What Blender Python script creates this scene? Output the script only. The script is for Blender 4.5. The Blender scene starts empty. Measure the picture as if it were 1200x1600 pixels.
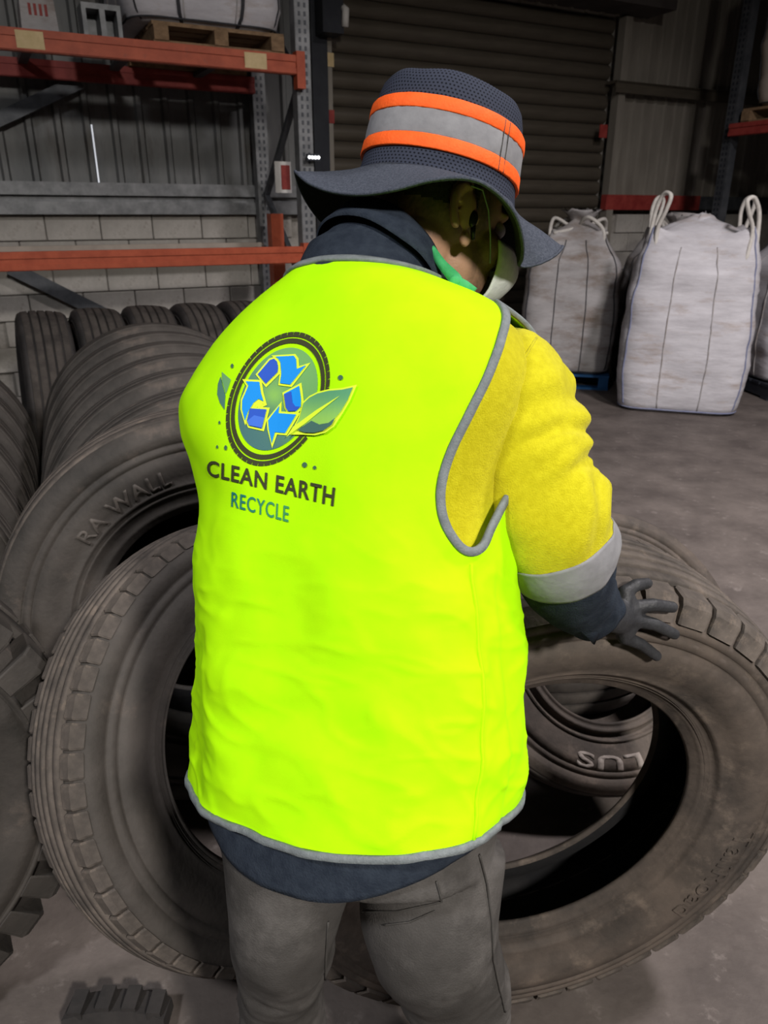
import bpy, bmesh, math, random
import numpy as np
from mathutils import Vector, Matrix, noise
from mathutils.bvhtree import BVHTree

random.seed(7)
# ------------------------------------------------------------------ camera
FPX = 1160.0                      # focal length in pixels of the 1200x1600 frame
PITCH = math.radians(21.8)
EYE = Vector((0, 0, 1.55))
FW = Vector((0, math.cos(PITCH), -math.sin(PITCH)))
UP = Vector((0, math.sin(PITCH), math.cos(PITCH)))
RT = Vector((1, 0, 0))
scene = bpy.context.scene
COL = scene.collection
cam_data = bpy.data.cameras.new('camera')
cam_data.sensor_fit = 'VERTICAL'
cam_data.sensor_height = 24.0
cam_data.lens = FPX / 1600 * 24.0
cam_data.clip_start = 0.02
cam_data.dof.use_dof = True
cam_data.dof.focus_distance = 0.93
cam_data.dof.aperture_fstop = 7.5
cam = bpy.data.objects.new('camera', cam_data)
COL.objects.link(cam)
cam.location = EYE
cam.rotation_euler = (math.pi / 2 - PITCH, 0, 0)
scene.camera = cam
# ------------------------------------------------------------------ world, lamps, exposure
world = bpy.data.worlds.new('world')
scene.world = world
world.use_nodes = True
world.node_tree.nodes['Background'].inputs[0].default_value = (0.8, 0.9, 1.0, 1)
world.node_tree.nodes['Background'].inputs[1].default_value = 0.02
vs = scene.view_settings
vs.view_transform = 'Standard'
vs.look = 'None'
vs.exposure = 0.0
vs.gamma = 1.0
vs.use_curve_mapping = False


def area_lamp(name, loc, target, power, size, color=(1, 0.95, 0.9), spread=160):
    l = bpy.data.lights.new(name, 'AREA')
    l.shape = 'DISK'
    l.size = size
    l.energy = power
    l.color = color
    l.spread = math.radians(spread)
    o = bpy.data.objects.new(name, l)
    COL.objects.link(o)
    o.location = loc
    o.rotation_euler = (Vector(target) - Vector(loc)).to_track_quat('-Z', 'Y').to_euler()
    return o


area_lamp('high_bay_and_fill_lamp', (2.2, -3.2, 4.2), (0.7, 0.6, 0.4), 116, 0.55, (1.0, 0.95, 0.89), 105)
area_lamp('high_bay_and_fill_lamp', (3.0, 1.8, 4.8), (3.0, 3.0, 0.0), 200, 0.6, (1.0, 0.94, 0.95), 128)  # unseen fill lamp, added to brighten the big bags
area_lamp('high_bay_and_fill_lamp', (-2.4, -1.4, 4.7), (-2.3, 0.4, 0.0), 84, 0.6, (0.97, 0.97, 1.0), 128)  # another added, unseen fill for the left side of the hall


# ------------------------------------------------------------------ frames of reference
def cf(u, v, w):
    """point from metres right / up / forward of the eye"""
    return EYE + RT * u + UP * v + FW * w


def K(px, py, d):
    return cf((px - 600) / FPX * d, (800 - py) / FPX * d, d)


def ray(px, py):
    return (RT * ((px - 600) / FPX) + UP * ((800 - py) / FPX) + FW).normalized()


WD = Vector((0.887, 0.462, 0)).normalized()      # along the back wall
WN = Vector((WD.y, -WD.x, 0))                    # out of the back wall, into the room
W0 = Vector((-1.86, 6.46, 0))


def wp(s, m, z):
    return W0 + WD * s + WN * m + Vector((0, 0, z))


def on_wall(px, py, m=0.0):
    r = ray(px, py)
    t = ((W0 + WN * m) - EYE).dot(WN) / r.dot(WN)
    p = EYE + r * t
    return (p - W0).dot(WD), p.z


def on_floor(px, py, z=0.0):
    r = ray(px, py)
    return EYE + r * ((z - EYE.z) / r.z)


# ------------------------------------------------------------------ materials
def new_mat(name):
    m = bpy.data.materials.new(name)
    m.use_nodes = True
    nt = m.node_tree
    b = nt.nodes['Principled BSDF']
    return m, nt, b


def mat(name, c1, c2=None, rough=0.8, scale=8.0, detail=6.0, bump=0.0, bscale=60.0, metal=0.0,
        lo=0.35, hi=0.65, spec=0.3, c3=None, scale3=2.0, lo3=0.5, hi3=0.7, sheen=0.0, stretch=None):
    m, nt, b = new_mat(name)
    N, L = nt.nodes, nt.links
    b.inputs['Roughness'].default_value = rough
    b.inputs['Metallic'].default_value = metal
    b.inputs['Specular IOR Level'].default_value = spec
    if sheen:
        b.inputs['Sheen Weight'].default_value = sheen
    tc = N.new('ShaderNodeTexCoord')
    src = tc.outputs['Object']
    if stretch:
        mp = N.new('ShaderNodeMapping')
        mp.inputs['Scale'].default_value = stretch
        L.new(src, mp.inputs[0])
        src = mp.outputs[0]
    if c2 is None:
        b.inputs['Base Color'].default_value = (*c1, 1)
    else:
        n = N.new('ShaderNodeTexNoise')
        n.inputs['Scale'].default_value = scale
        n.inputs['Detail'].default_value = detail
        n.inputs['Roughness'].default_value = 0.65
        L.new(src, n.inputs['Vector'])
        r = N.new('ShaderNodeValToRGB')
        r.color_ramp.elements[0].position = lo
        r.color_ramp.elements[1].position = hi
        r.color_ramp.elements[0].color = (*c1, 1)
        r.color_ramp.elements[1].color = (*c2, 1)
        L.new(n.outputs['Fac'], r.inputs['Fac'])
        out = r.outputs['Color']
        if c3 is not None:
            n3 = N.new('ShaderNodeTexNoise')
            n3.inputs['Scale'].default_value = scale3
            n3.inputs['Detail'].default_value = 8
            n3.inputs['Roughness'].default_value = 0.7
            L.new(src, n3.inputs['Vector'])
            mr = N.new('ShaderNodeMapRange')
            mr.inputs['From Min'].default_value = lo3
            mr.inputs['From Max'].default_value = hi3
            L.new(n3.outputs['Fac'], mr.inputs['Value'])
            mx = N.new('ShaderNodeMix')
            mx.data_type = 'RGBA'
            L.new(mr.outputs['Result'], mx.inputs['Factor'])
            L.new(out, mx.inputs['A'])
            mx.inputs['B'].default_value = (*c3, 1)
            out = mx.outputs['Result']
        L.new(out, b.inputs['Base Color'])
    if bump:
        nb = N.new('ShaderNodeTexNoise')
        nb.inputs['Scale'].default_value = bscale
        nb.inputs['Detail'].default_value = 5
        L.new(src, nb.inputs['Vector'])
        bp = N.new('ShaderNodeBump')
        bp.inputs['Strength'].default_value = bump
        bp.inputs['Distance'].default_value = 0.004
        L.new(nb.outputs['Fac'], bp.inputs['Height'])
        L.new(bp.outputs['Normal'], b.inputs['Normal'])
    return m


def vcol_mat(name, rough=0.8, spec=0.2, bump=0.0, bscale=200):
    """colour carried by the mesh (prints, skin and stubble)"""
    m, nt, b = new_mat(name)
    a = nt.nodes.new('ShaderNodeVertexColor')
    a.layer_name = 'Col'
    nt.links.new(a.outputs['Color'], b.inputs['Base Color'])
    b.inputs['Roughness'].default_value = rough
    b.inputs['Specular IOR Level'].default_value = spec
    if bump:
        tc = nt.nodes.new('ShaderNodeTexCoord')
        nb = nt.nodes.new('ShaderNodeTexNoise')
        nb.inputs['Scale'].default_value = bscale
        nt.links.new(tc.outputs['Object'], nb.inputs['Vector'])
        bp = nt.nodes.new('ShaderNodeBump')
        bp.inputs['Strength'].default_value = bump
        bp.inputs['Distance'].default_value = 0.002
        nt.links.new(nb.outputs['Fac'], bp.inputs['Height'])
        nt.links.new(bp.outputs['Normal'], b.inputs['Normal'])
    return m


def mesh_fabric(name, c, hole, ku, kv):
    """knitted mesh cloth: rows of small eyelets laid out in the cloth's own UVs"""
    m, nt, b = new_mat(name)
    N, L = nt.nodes, nt.links
    b.inputs['Roughness'].default_value = 0.85
    b.inputs['Specular IOR Level'].default_value = 0.15
    uv = N.new('ShaderNodeUVMap')
    sep = N.new('ShaderNodeSeparateXYZ')
    L.new(uv.outputs[0], sep.inputs[0])

    def mth(op, a, bb=None):
        n = N.new('ShaderNodeMath')
        n.operation = op
        for i, q in enumerate((a, bb)):
            if q is None:
                continue
            if isinstance(q, (int, float)):
                n.inputs[i].default_value = q
            else:
                L.new(q, n.inputs[i])
        return n.outputs[0]
    row = mth('MULTIPLY', sep.outputs[1], kv)
    odd = mth('MULTIPLY', mth('MODULO', mth('FLOOR', row), 2.0), 0.5)
    col = mth('ADD', mth('MULTIPLY', sep.outputs[0], ku), odd)
    fu = mth('SUBTRACT', mth('FRACT', col), 0.5)
    fv = mth('SUBTRACT', mth('FRACT', row), 0.5)
    d = mth('ADD', mth('MULTIPLY', fu, fu), mth('MULTIPLY', fv, fv))
    inside = mth('LESS_THAN', d, 0.065)
    mx = N.new('ShaderNodeMix')
    mx.data_type = 'RGBA'
    L.new(inside, mx.inputs['Factor'])
    mx.inputs['A'].default_value = (*c, 1)
    mx.inputs['B'].default_value = (*hole, 1)
    L.new(mx.outputs['Result'], b.inputs['Base Color'])
    bp = N.new('ShaderNodeBump')
    bp.inputs['Strength'].default_value = 0.6
    bp.inputs['Distance'].default_value = 0.001
    bp.invert = True
    L.new(inside, bp.inputs['Height'])
    L.new(bp.outputs['Normal'], b.inputs['Normal'])
    return m


M = {}
M['rubber'] = mat('dusty_rubber', (0.029, 0.026, 0.023), (0.068, 0.059, 0.052), 0.72, 5, 9, 0.25, 90,
                  c3=(0.12, 0.096, 0.08), scale3=9, lo3=0.58, hi3=0.78)
M['rubber_dark'] = mat('black_rubber', (0.020, 0.019, 0.019), (0.045, 0.040, 0.038), 0.75, 6, 8, 0.2, 80)
M['rubber_brown'] = mat('dusty_brown_rubber', (0.045, 0.038, 0.033), (0.12, 0.095, 0.078), 0.78, 6, 9, 0.3, 70,
                        c3=(0.19, 0.15, 0.12), scale3=14, lo3=0.55, hi3=0.8)
M['tread'] = mat('worn_tread', (0.050, 0.043, 0.038), (0.12, 0.10, 0.085), 0.85, 14, 9, 0.4, 60,
                 c3=(0.21, 0.165, 0.13), scale3=22, lo3=0.57, hi3=0.8)
M['tread_dull'] = mat('dull_tread', (0.035, 0.030, 0.027), (0.075, 0.064, 0.056), 0.85, 10, 9, 0.3, 60)
M['letter_rubber'] = mat('raised_rubber_letters', (0.06, 0.052, 0.046), (0.11, 0.095, 0.083), 0.7, 40)
M['letter_pale'] = mat('pale_sidewall_letters', (0.20, 0.17, 0.15), (0.32, 0.28, 0.25), 0.7, 40)
M['liner'] = mat('inner_liner', (0.008, 0.008, 0.009), (0.016, 0.015, 0.015), 0.85, 12, 6, 0.2, 60)
M['concrete'] = mat('stained_concrete_floor', (0.075, 0.062, 0.056), (0.14, 0.118, 0.106), 0.7, 3.2, 12, 0.5, 45,
                    c3=(0.22, 0.19, 0.175), scale3=13, lo3=0.58, hi3=0.76)
M['block'] = mat('painted_block', (0.30, 0.28, 0.25), (0.52, 0.49, 0.45), 0.85, 2.2, 9, 0.4, 60,
                 c3=(0.20, 0.17, 0.14), scale3=5, lo3=0.55, hi3=0.75)
M['mortar'] = mat('grey_mortar', (0.24, 0.225, 0.20), (0.34, 0.315, 0.285), 0.9, 20)
M['sheet'] = mat('galvanised_sheet', (0.13, 0.134, 0.134), (0.205, 0.207, 0.203), 0.55, 1.2, 8, 0.0, 40, metal=0.25,
                 c3=(0.085, 0.075, 0.066), scale3=2.2, lo3=0.52, hi3=0.75, stretch=(3, 3, 0.7))
M['sheet_tan'] = mat('tan_wall_sheet', (0.19, 0.17, 0.143), (0.27, 0.248, 0.21), 0.6, 1.5, 8, metal=0.1, stretch=(3, 3, 0.7))
M['steel'] = mat('grey_steel', (0.15, 0.155, 0.16), (0.26, 0.265, 0.27), 0.5, 9, 6, 0.1, 80, metal=0.4)
M['steel_dark'] = mat('dark_steel', (0.055, 0.06, 0.068), (0.10, 0.105, 0.115), 0.5, 9, 6, metal=0.4)
M['orange'] = mat('orange_beam_paint', (0.34, 0.062, 0.026), (0.46, 0.095, 0.042), 0.5, 12, 8, 0.1, 60,
                  c3=(0.20, 0.07, 0.05), scale3=9, lo3=0.6, hi3=0.75)
M['red'] = mat('dark_red_paint', (0.22, 0.025, 0.022), (0.32, 0.05, 0.04), 0.55, 10)
M['roof'] = mat('dark_roof', (0.05, 0.042, 0.04), (0.08, 0.07, 0.065), 0.8, 3)
M['slat'] = mat('bronze_door_slat', (0.07, 0.058, 0.044), (0.10, 0.085, 0.064), 0.55, 3, 8, metal=0.15, stretch=(0.6, 0.6, 6))
M['bag'] = mat('woven_white_bag', (0.46, 0.445, 0.47), (0.62, 0.605, 0.635), 0.75, 3, 8, 0.9, 11,
               stretch=(1, 1, 4.0), c3=(0.36, 0.28, 0.23), scale3=2.4, lo3=0.54, hi3=0.76)
M['bag_grey'] = mat('woven_grey_bag', (0.33, 0.315, 0.315), (0.47, 0.45, 0.45), 0.75, 3, 8, 0.8, 10,
                    stretch=(1, 1, 3.0), c3=(0.22, 0.17, 0.135), scale3=2.4, lo3=0.48, hi3=0.70)
M['bag_tan'] = mat('dusty_bag', (0.38, 0.32, 0.27), (0.5, 0.43, 0.37), 0.8, 4, 8, 0.3, 30)
M['strap'] = mat('bag_strap', (0.55, 0.52, 0.48), (0.68, 0.65, 0.6), 0.8, 30)
M['seam_blue'] = mat('blue_grey_seam', (0.16, 0.18, 0.30), (0.25, 0.27, 0.38), 0.8, 20)
M['seam_dark'] = mat('dark_strap', (0.03, 0.03, 0.035), (0.05, 0.05, 0.055), 0.8, 20)
M['wood'] = mat('pallet_wood', (0.16, 0.10, 0.055), (0.28, 0.18, 0.10), 0.8, 6, 8, 0.3, 40, stretch=(1, 6, 6))
M['blue'] = mat('blue_plastic', (0.01, 0.07, 0.20), (0.02, 0.10, 0.26), 0.5, 8)
M['dark_plastic'] = mat('dark_plastic', (0.015, 0.017, 0.024), (0.025, 0.028, 0.035), 0.5, 8)
M['sticker'] = mat('cream_sticker', (0.55, 0.42, 0.22), (0.65, 0.5, 0.28), 0.7, 20)
M['sign_white'] = mat('white_sign', (0.6, 0.58, 0.55), (0.7, 0.68, 0.65), 0.5, 10)
M['hivis'] = mat('fluorescent_yellow_cloth', (0.44, 0.94, 0.001), (0.49, 0.98, 0.002), 0.8, 14, 6, 0.05, 500, spec=0.1,
                 c3=(0.36, 0.80, 0.001), scale3=3.2, lo3=0.60, hi3=0.9)
M['yellow'] = mat('yellow_work_cotton', (0.50, 0.45, 0.005), (0.58, 0.53, 0.010), 0.85, 120, 4, 0.35, 520, spec=0.12, sheen=0.1,
                  c3=(0.42, 0.33, 0.02), scale3=4.5, lo3=0.62, hi3=0.85)
M['navy'] = mat('navy_cotton', (0.016, 0.022, 0.034), (0.028, 0.037, 0.052), 0.85, 60, 5, 0.35, 420, spec=0.15)
M['tape'] = mat('silver_reflective_tape', (0.20, 0.20, 0.212), (0.27, 0.27, 0.282), 0.75, 20, 4, 0.3, 60, spec=0.25)
M['piping'] = mat('grey_binding_tape', (0.15, 0.17, 0.175), (0.20, 0.225, 0.23), 0.7, 90, 3, 0.3, 500)
M['hat_orange'] = mat('fluorescent_orange_tape', (0.95, 0.115, 0.012), (1.0, 0.14, 0.018), 0.7, 60, 4, 0.2, 300)
M['hat_cloth'] = mat('slate_brim_cloth', (0.045, 0.052, 0.070), (0.080, 0.090, 0.115), 0.9, 350, 3, 0.4, 700, spec=0.1)
M['hat_under'] = mat('dark_brim_underside', (0.012, 0.013, 0.014), (0.02, 0.02, 0.022), 0.9, 200, spec=0.1)  # darker colour on the underside of the brim
M['hat_mesh'] = mesh_fabric('navy_hat_mesh', (0.036, 0.042, 0.064), (0.006, 0.007, 0.012), 120, 46)
M['jeans'] = mat('faded_grey_jeans', (0.045, 0.042, 0.039), (0.088, 0.082, 0.077), 0.9, 7, 10, 0.3, 420, spec=0.1,
                 c3=(0.15, 0.14, 0.132), scale3=6, lo3=0.52, hi3=0.8)
M['jeans_seam'] = mat('jeans_stitching', (0.05, 0.047, 0.043), (0.07, 0.065, 0.06), 0.9, 60)
M['glove'] = mat('black_nitrile_glove', (0.022, 0.023, 0.026), (0.038, 0.039, 0.043), 0.55, 40, 5, 0.3, 180, spec=0.4)
M['boot'] = mat('brown_boot', (0.06, 0.04, 0.025), (0.1, 0.065, 0.04), 0.7, 20)
M['skin'] = vcol_mat('skin', 0.55, 0.35, 0.25, 350)
M['hair'] = mat('black_hair', (0.012, 0.010, 0.008), (0.03, 0.024, 0.018), 0.7, 220, 4, 0.8, 500)
M['print'] = vcol_mat('vest_print', 0.6, 0.2)
M['mask'] = mat('white_face_mask', (0.55, 0.57, 0.55), (0.65, 0.66, 0.64), 0.85, 60, 4, 0.2, 200)
M['green'] = mat('green_cloth_tie', (0.03, 0.28, 0.09), (0.06, 0.40, 0.14), 0.7, 40, 4, 0.3, 120)
M['elastic'] = mat('pale_elastic', (0.18, 0.22, 0.16), (0.25, 0.3, 0.22), 0.7, 80)
M['earbud'] = mat('black_earbud', (0.01, 0.01, 0.011), (0.014, 0.014, 0.015), 0.3, 30)
M['eye'] = mat('eye', (0.5, 0.48, 0.45), (0.55, 0.53, 0.5), 0.3, 30)
m, nt, b = new_mat('led')
b.inputs['Emission Color'].default_value = (1, 1, 1, 1)
b.inputs['Emission Strength'].default_value = 4
M['led'] = m
m, nt, b = new_mat('daylight_gap')
b.inputs['Emission Color'].default_value = (0.85, 0.9, 1, 1)
b.inputs['Emission Strength'].default_value = 0.55
M['gap'] = m


# ------------------------------------------------------------------ mesh helpers
class MB:
    def __init__(self):
        self.v, self.f, self.uv = [], [], {}

    def add(self, vs, fs):
        k = len(self.v)
        self.v += [Vector(q) for q in vs]
        self.f += [tuple(i + k for i in q) for q in fs]
        return self

    def frame_box(self, o, ax, ay, az):
        """box from corner-centre o with half axes"""
        o, ax, ay, az = map(Vector, (o, ax, ay, az))
        vs = [o + ax * i + ay * j + az * k for k in (-1, 1) for j in (-1, 1) for i in (-1, 1)]
        fs = [(0, 2, 3, 1), (4, 5, 7, 6), (0, 1, 5, 4), (2, 6, 7, 3), (0, 4, 6, 2), (1, 3, 7, 5)]
        return self.add(vs, fs)

    def box(self, x0, x1, y0, y1, z0, z1):
        return self.frame_box(((x0 + x1) / 2, (y0 + y1) / 2, (z0 + z1) / 2), ((x1 - x0) / 2, 0, 0),
                              (0, (y1 - y0) / 2, 0), (0, 0, (z1 - z0) / 2))

    def loft(self, rings, cap=True, close=True):
        n = len(rings[0])
        k = len(self.v)
        for r in rings:
            self.v += [Vector(q) for q in r]
        for i in range(len(rings) - 1):
            for j in range(n if close else n - 1):
                a, b2 = k + i * n + j, k + i * n + (j + 1) % n
                self.f.append((a, b2, b2 + n, a + n))
        if cap and close:
            self.f.append(tuple(k + j for j in reversed(range(n))))
            self.f.append(tuple(k + (len(rings) - 1) * n + j for j in range(n)))
        return self

    def tube(self, path, rad, n=10, cap=True, flat=None):
        path = [Vector(p) for p in path]
        rings = []
        ref = None
        for i, p in enumerate(path):
            t = (path[min(i + 1, len(path) - 1)] - path[max(i - 1, 0)]).normalized()
            if ref is None:
                ref = t.orthogonal().normalized()
            ref = (ref - t * ref.dot(t)).normalized()
            bi = t.cross(ref)
            r = rad[i] if isinstance(rad, (list, tuple)) else rad
            rings.append([p + ref * (r * math.cos(2 * math.pi * j / n)) + bi * (r * math.sin(2 * math.pi * j / n))
                          for j in range(n)])
        return self.loft(rings, cap)

    def ball(self, c, rx, ry=None, rz=None, rot=None, nu=16, nv=10):
        ry = ry or rx
        rz = rz or rx
        c = Vector(c)
        rot = rot or Matrix.Identity(3)
        rings = []
        for i in range(1, nv):
            a = math.pi * i / nv
            rings.append([c + rot @ Vector((rx * math.sin(a) * math.cos(2 * math.pi * j / nu),
                                            ry * math.sin(a) * math.sin(2 * math.pi * j / nu), -rz * math.cos(a)))
                          for j in range(nu)])
        k = len(self.v)
        self.loft(rings, cap=False)
        self.v += [c + rot @ Vector((0, 0, -rz)), c + rot @ Vector((0, 0, rz))]
        b0, t0 = len(self.v) - 2, len(self.v) - 1
        last = k + (nv - 2) * nu
        for j in range(nu):
            self.f.append((b0, k + (j + 1) % nu, k + j))
            self.f.append((t0, last + j, last + (j + 1) % nu))
        return self

    def capsules(self, pts, rads, n=14):
        for i, (p, r) in enumerate(zip(pts, rads)):
            self.ball(p, r, nu=n, nv=8)
        self.tube(pts, list(rads), n)
        return self

    def mesh(self, name):
        me = bpy.data.meshes.new(name)
        me.from_pydata([tuple(q) for q in self.v], [], self.f)
        me.update()
        return me

    def build(self, name, material, parent=None, smooth=False, fix=True):
        me = self.mesh(name)
        if fix:
            bm = bmesh.new()
            bm.from_mesh(me)
            bmesh.ops.recalc_face_normals(bm, faces=bm.faces)
            bm.to_mesh(me)
            bm.free()
        return place(name, me, material, parent, smooth)


def place(name, me, material, parent=None, smooth=False):
    if material is not None:
        me.materials.clear()
        me.materials.append(M[material] if isinstance(material, str) else material)
    if smooth:
        for p in me.polygons:
            p.use_smooth = True
    o = bpy.data.objects.new(name, me)
    COL.objects.link(o)
    if parent is not None:
        o.parent = parent
    return o


def inv_place(o, parent):
    """parent keeping world-space vertex data (parent may have its own transform)"""
    o.parent = parent
    o.matrix_parent_inverse = parent.matrix_world.inverted()
    return o


def empty(name, loc=(0, 0, 0), rot=None):
    o = bpy.data.objects.new(name, None)
    o.empty_display_size = 0.1
    COL.objects.link(o)
    mw = Matrix.Translation(Vector(loc))
    if rot is not None:
        mw = mw @ rot.to_4x4()
    o.matrix_world = mw
    return o


def tag(o, label, cat, group=None):
    o['label'] = label
    o['category'] = cat
    if group:
        o['group'] = group
    return o


def struct(o, label=None):
    o['kind'] = 'structure'
    if label:
        o['label'] = label
    return o


def remesh(mb, voxel, smooth_it=4, name='tmp'):
    me = mb.mesh(name)
    bm = bmesh.new()
    bm.from_mesh(me)
    bmesh.ops.recalc_face_normals(bm, faces=bm.faces)
    bm.to_mesh(me)
    bm.free()
    o = bpy.data.objects.new(name, me)
    COL.objects.link(o)
    r = o.modifiers.new('r', 'REMESH')
    r.mode = 'VOXEL'
    r.voxel_size = voxel
    s = o.modifiers.new('s', 'SMOOTH')
    s.iterations = smooth_it
    s.factor = 0.5
    dg = bpy.context.evaluated_depsgraph_get()
    out = bpy.data.meshes.new_from_object(o.evaluated_get(dg))
    bpy.data.objects.remove(o)
    return out


def sm(e0, e1, x):
    t = max(0.0, min(1.0, (x - e0) / (e1 - e0)))
    return t * t * (3 - 2 * t)


def interp(tab, x):
    """Catmull-Rom through a table of rows [x, a, b, ...]"""
    xs = [r[0] for r in tab]
    if x <= xs[0]:
        return list(tab[0][1:])
    if x >= xs[-1]:
        return list(tab[-1][1:])
    i = max(k for k in range(len(xs) - 1) if xs[k] <= x)
    t = (x - xs[i]) / (xs[i + 1] - xs[i])
    out = []
    for c in range(1, len(tab[0])):
        p1, p2 = tab[i][c], tab[i + 1][c]
        h = xs[i + 1] - xs[i]
        m1 = (p2 - tab[i - 1][c]) / (xs[i + 1] - xs[i - 1]) * h if i > 0 else p2 - p1
        m2 = (tab[i + 2][c] - p1) / (xs[i + 2] - xs[i]) * h if i + 2 < len(xs) else p2 - p1
        out.append((2 * t**3 - 3 * t**2 + 1) * p1 + (t**3 - 2 * t**2 + t) * m1 + (-2 * t**3 + 3 * t**2) * p2 + (t**3 - t**2) * m2)
    return out


# ================================================================== THE SETTING
fl = MB().add([(-8, -6, 0), (9, -6, 0), (9, 14, 0), (-8, 14, 0)], [(0, 1, 2, 3)]).build('floor', 'concrete')
struct(fl, 'dusty stained grey concrete warehouse floor')
S_L, S_R = -5.2, 7.6
Z_C = 6.2
BLK = 1.56
ce = MB().frame_box(wp((S_L + S_R) / 2, 5.5, Z_C + 0.1), WD * ((S_R - S_L) / 2 + .3), WN * 6, (0, 0, 0.08)).build('ceiling', 'roof')
struct(ce)


def profile_sheet(s0, s1, z0, z1, m, pitch, mb=None, inward=True, h=0.028):
    """trapezoidal ribbed sheet"""
    mb = mb or MB()
    xs = []
    n = max(1, round((s1 - s0) / pitch))
    pp = (s1 - s0) / n
    for i in range(n):
        a = s0 + i * pp
        xs += [(a, 0), (a + pp * 0.68, 0), (a + pp * 0.76, h), (a + pp * 0.92, h)]
    xs.append((s1, 0))
    lo = [wp(s, m + q, z0) for s, q in xs]
    hi = [wp(s, m + q, z1) for s, q in xs]
    k = len(xs)
    mb.add(lo + hi, [(i, i + 1, k + i + 1, k + i) for i in range(k - 1)])
    return mb


# door opening on the back wall
sdl, _ = on_wall(519, 300)
sdr, _ = on_wall(938, 320)
_, zdt = on_wall(930, 22)
# wall core behind everything
core = MB()
core.frame_box(wp((S_L + sdl) / 2, -0.16, Z_C / 2), WD * ((sdl - S_L) / 2), WN * 0.05, (0, 0, Z_C / 2))
core.frame_box(wp((S_R + sdr) / 2, -0.16, Z_C / 2), WD * ((S_R - sdr) / 2), WN * 0.05, (0, 0, Z_C / 2))
core.frame_box(wp((sdl + sdr) / 2, -0.16, (zdt + Z_C) / 2), WD * ((sdr - sdl) / 2), WN * 0.05, (0, 0, (Z_C - zdt) / 2))
# mortar slab that the blocks sit proud of
for a, b_ in ((S_L, sdl - 0.02), (sdr + 0.02, S_R)):
    core.frame_box(wp((a + b_) / 2, -0.06, BLK / 2), WD * ((b_ - a) / 2), WN * 0.05, (0, 0, BLK / 2))
wall = core.build('wall_back', 'mortar')
struct(wall, 'warehouse back wall of painted blocks below ribbed metal sheets')
# blocks
blk_me = None
bw, bh = 0.40, 0.195


def block_mesh(w):
    bm = bmesh.new()
    bmesh.ops.create_cube(bm, size=1)
    bmesh.ops.scale(bm, vec=(w - 0.007, 0.06, bh - 0.007), verts=bm.verts)
    bmesh.ops.bevel(bm, geom=bm.edges[:], offset=0.006, segments=1, affect='EDGES')
    me = bpy.data.meshes.new('block')
    bm.to_mesh(me)
    bm.free()
    return me


BM1 = block_mesh(bw)
BM1.materials.append(M['block'])
wrot = Matrix((WD, -WN, Vector((0, 0, 1)))).transposed()


def blocks(s0, s1):
    r = 0
    while (r + 1) * bh <= BLK + 0.01:
        s = s0 + (0.2 if r % 2 else 0.0)
        while s + bw <= s1 + 0.001:
            o = bpy.data.objects.new('block', BM1)
            COL.objects.link(o)
            o.parent = wall
            o.matrix_local = Matrix.Translation(wp(s + bw / 2, 0.0 + random.uniform(-.002, .002), (r + 0.5) * bh)) @ wrot.to_4x4()
            s += bw
        r += 1


blocks(on_wall(-60, 400)[0], sdl - 0.1)
blocks(sdr + 0.03, on_wall(1190, 300)[0])
# ribbed sheets above the blocks, each sheet a piece
s = S_L
while s < sdl - 0.05:
    e = min(s + 1.0, sdl - 0.02)
    sh = profile_sheet(s, e + 0.01, BLK + 0.05, Z_C, 0.0 + 0.006 * (round(s) % 2), 0.2).build('wall_sheet', 'sheet', wall, fix=False)
    s = e
s = sdr + 0.04
while s < S_R:
    e = min(s + 0.9, S_R)
    profile_sheet(s, e + 0.01, BLK + 0.1, Z_C, 0.004 * (round(s * 2) % 2), 0.15, h=0.02).build('wall_sheet', 'sheet_tan', wall, fix=False)
    s = e
profile_sheet(sdl, sdr, zdt, Z_C, 0, 0.2).build('wall_sheet', 'sheet_tan', wall, fix=False)
# horizontal girts
g = MB()
for z in (1.60, 1.735):
    g.frame_box(wp((S_L + sdl) / 2, 0.06, z), WD * ((sdl - S_L) / 2 - 0.12), WN * 0.05, (0, 0, 0.045))
g.frame_box(wp((S_L + sdl) / 2, 0.035, 1.667), WD * ((sdl - S_L) / 2 - 0.12), WN * 0.02, (0, 0, 0.03))
struct(g.build('trim_1', 'steel'), 'galvanised steel rail along the top of the block wall')
sa, za = on_wall(958, 128, 0.1)
g = MB()
g.frame_box(wp((sa + S_R) / 2, 0.08, za), WD * ((S_R - sa) / 2), WN * 0.07, (0, 0, 0.012))
g.frame_box(wp((sa + S_R) / 2, 0.14, za - 0.045), WD * ((S_R - sa) / 2), WN * 0.01, (0, 0, 0.05))
struct(g.build('trim_2', 'slat'), 'dark steel girt across the tan sheet wall beside the roller door')
sa, za = on_wall(942, 316, 0.05)
sb, _ = on_wall(1088, 316, 0.05)
g = MB().frame_box(wp((sa + sb) / 2, 0.06, za), WD * ((sb - sa) / 2), WN * 0.04, (0, 0, 0.075))
struct(g.build('trim_3', 'red'), 'dark red rail along the wall behind the big bags')
g = MB().frame_box(wp((sb + S_R) / 2, 0.06, za), WD * ((S_R - sb) / 2), WN * 0.04, (0, 0, 0.07))
struct(g.build('trim_4', 'steel_dark'), 'dark grey rail continuing the red rail to the corner')
# daylight gap between two sheets
sg, zg0 = on_wall(155, 289, 0.03)
_, zg1 = on_wall(147, 195, 0.03)
MB().frame_box(wp(sg, 0.034, (zg0 + zg1) / 2), WD * 0.005, WN * 0.003, (0, 0, (zg1 - zg0) / 2)).build('daylight_slit', 'gap', wall)
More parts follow.
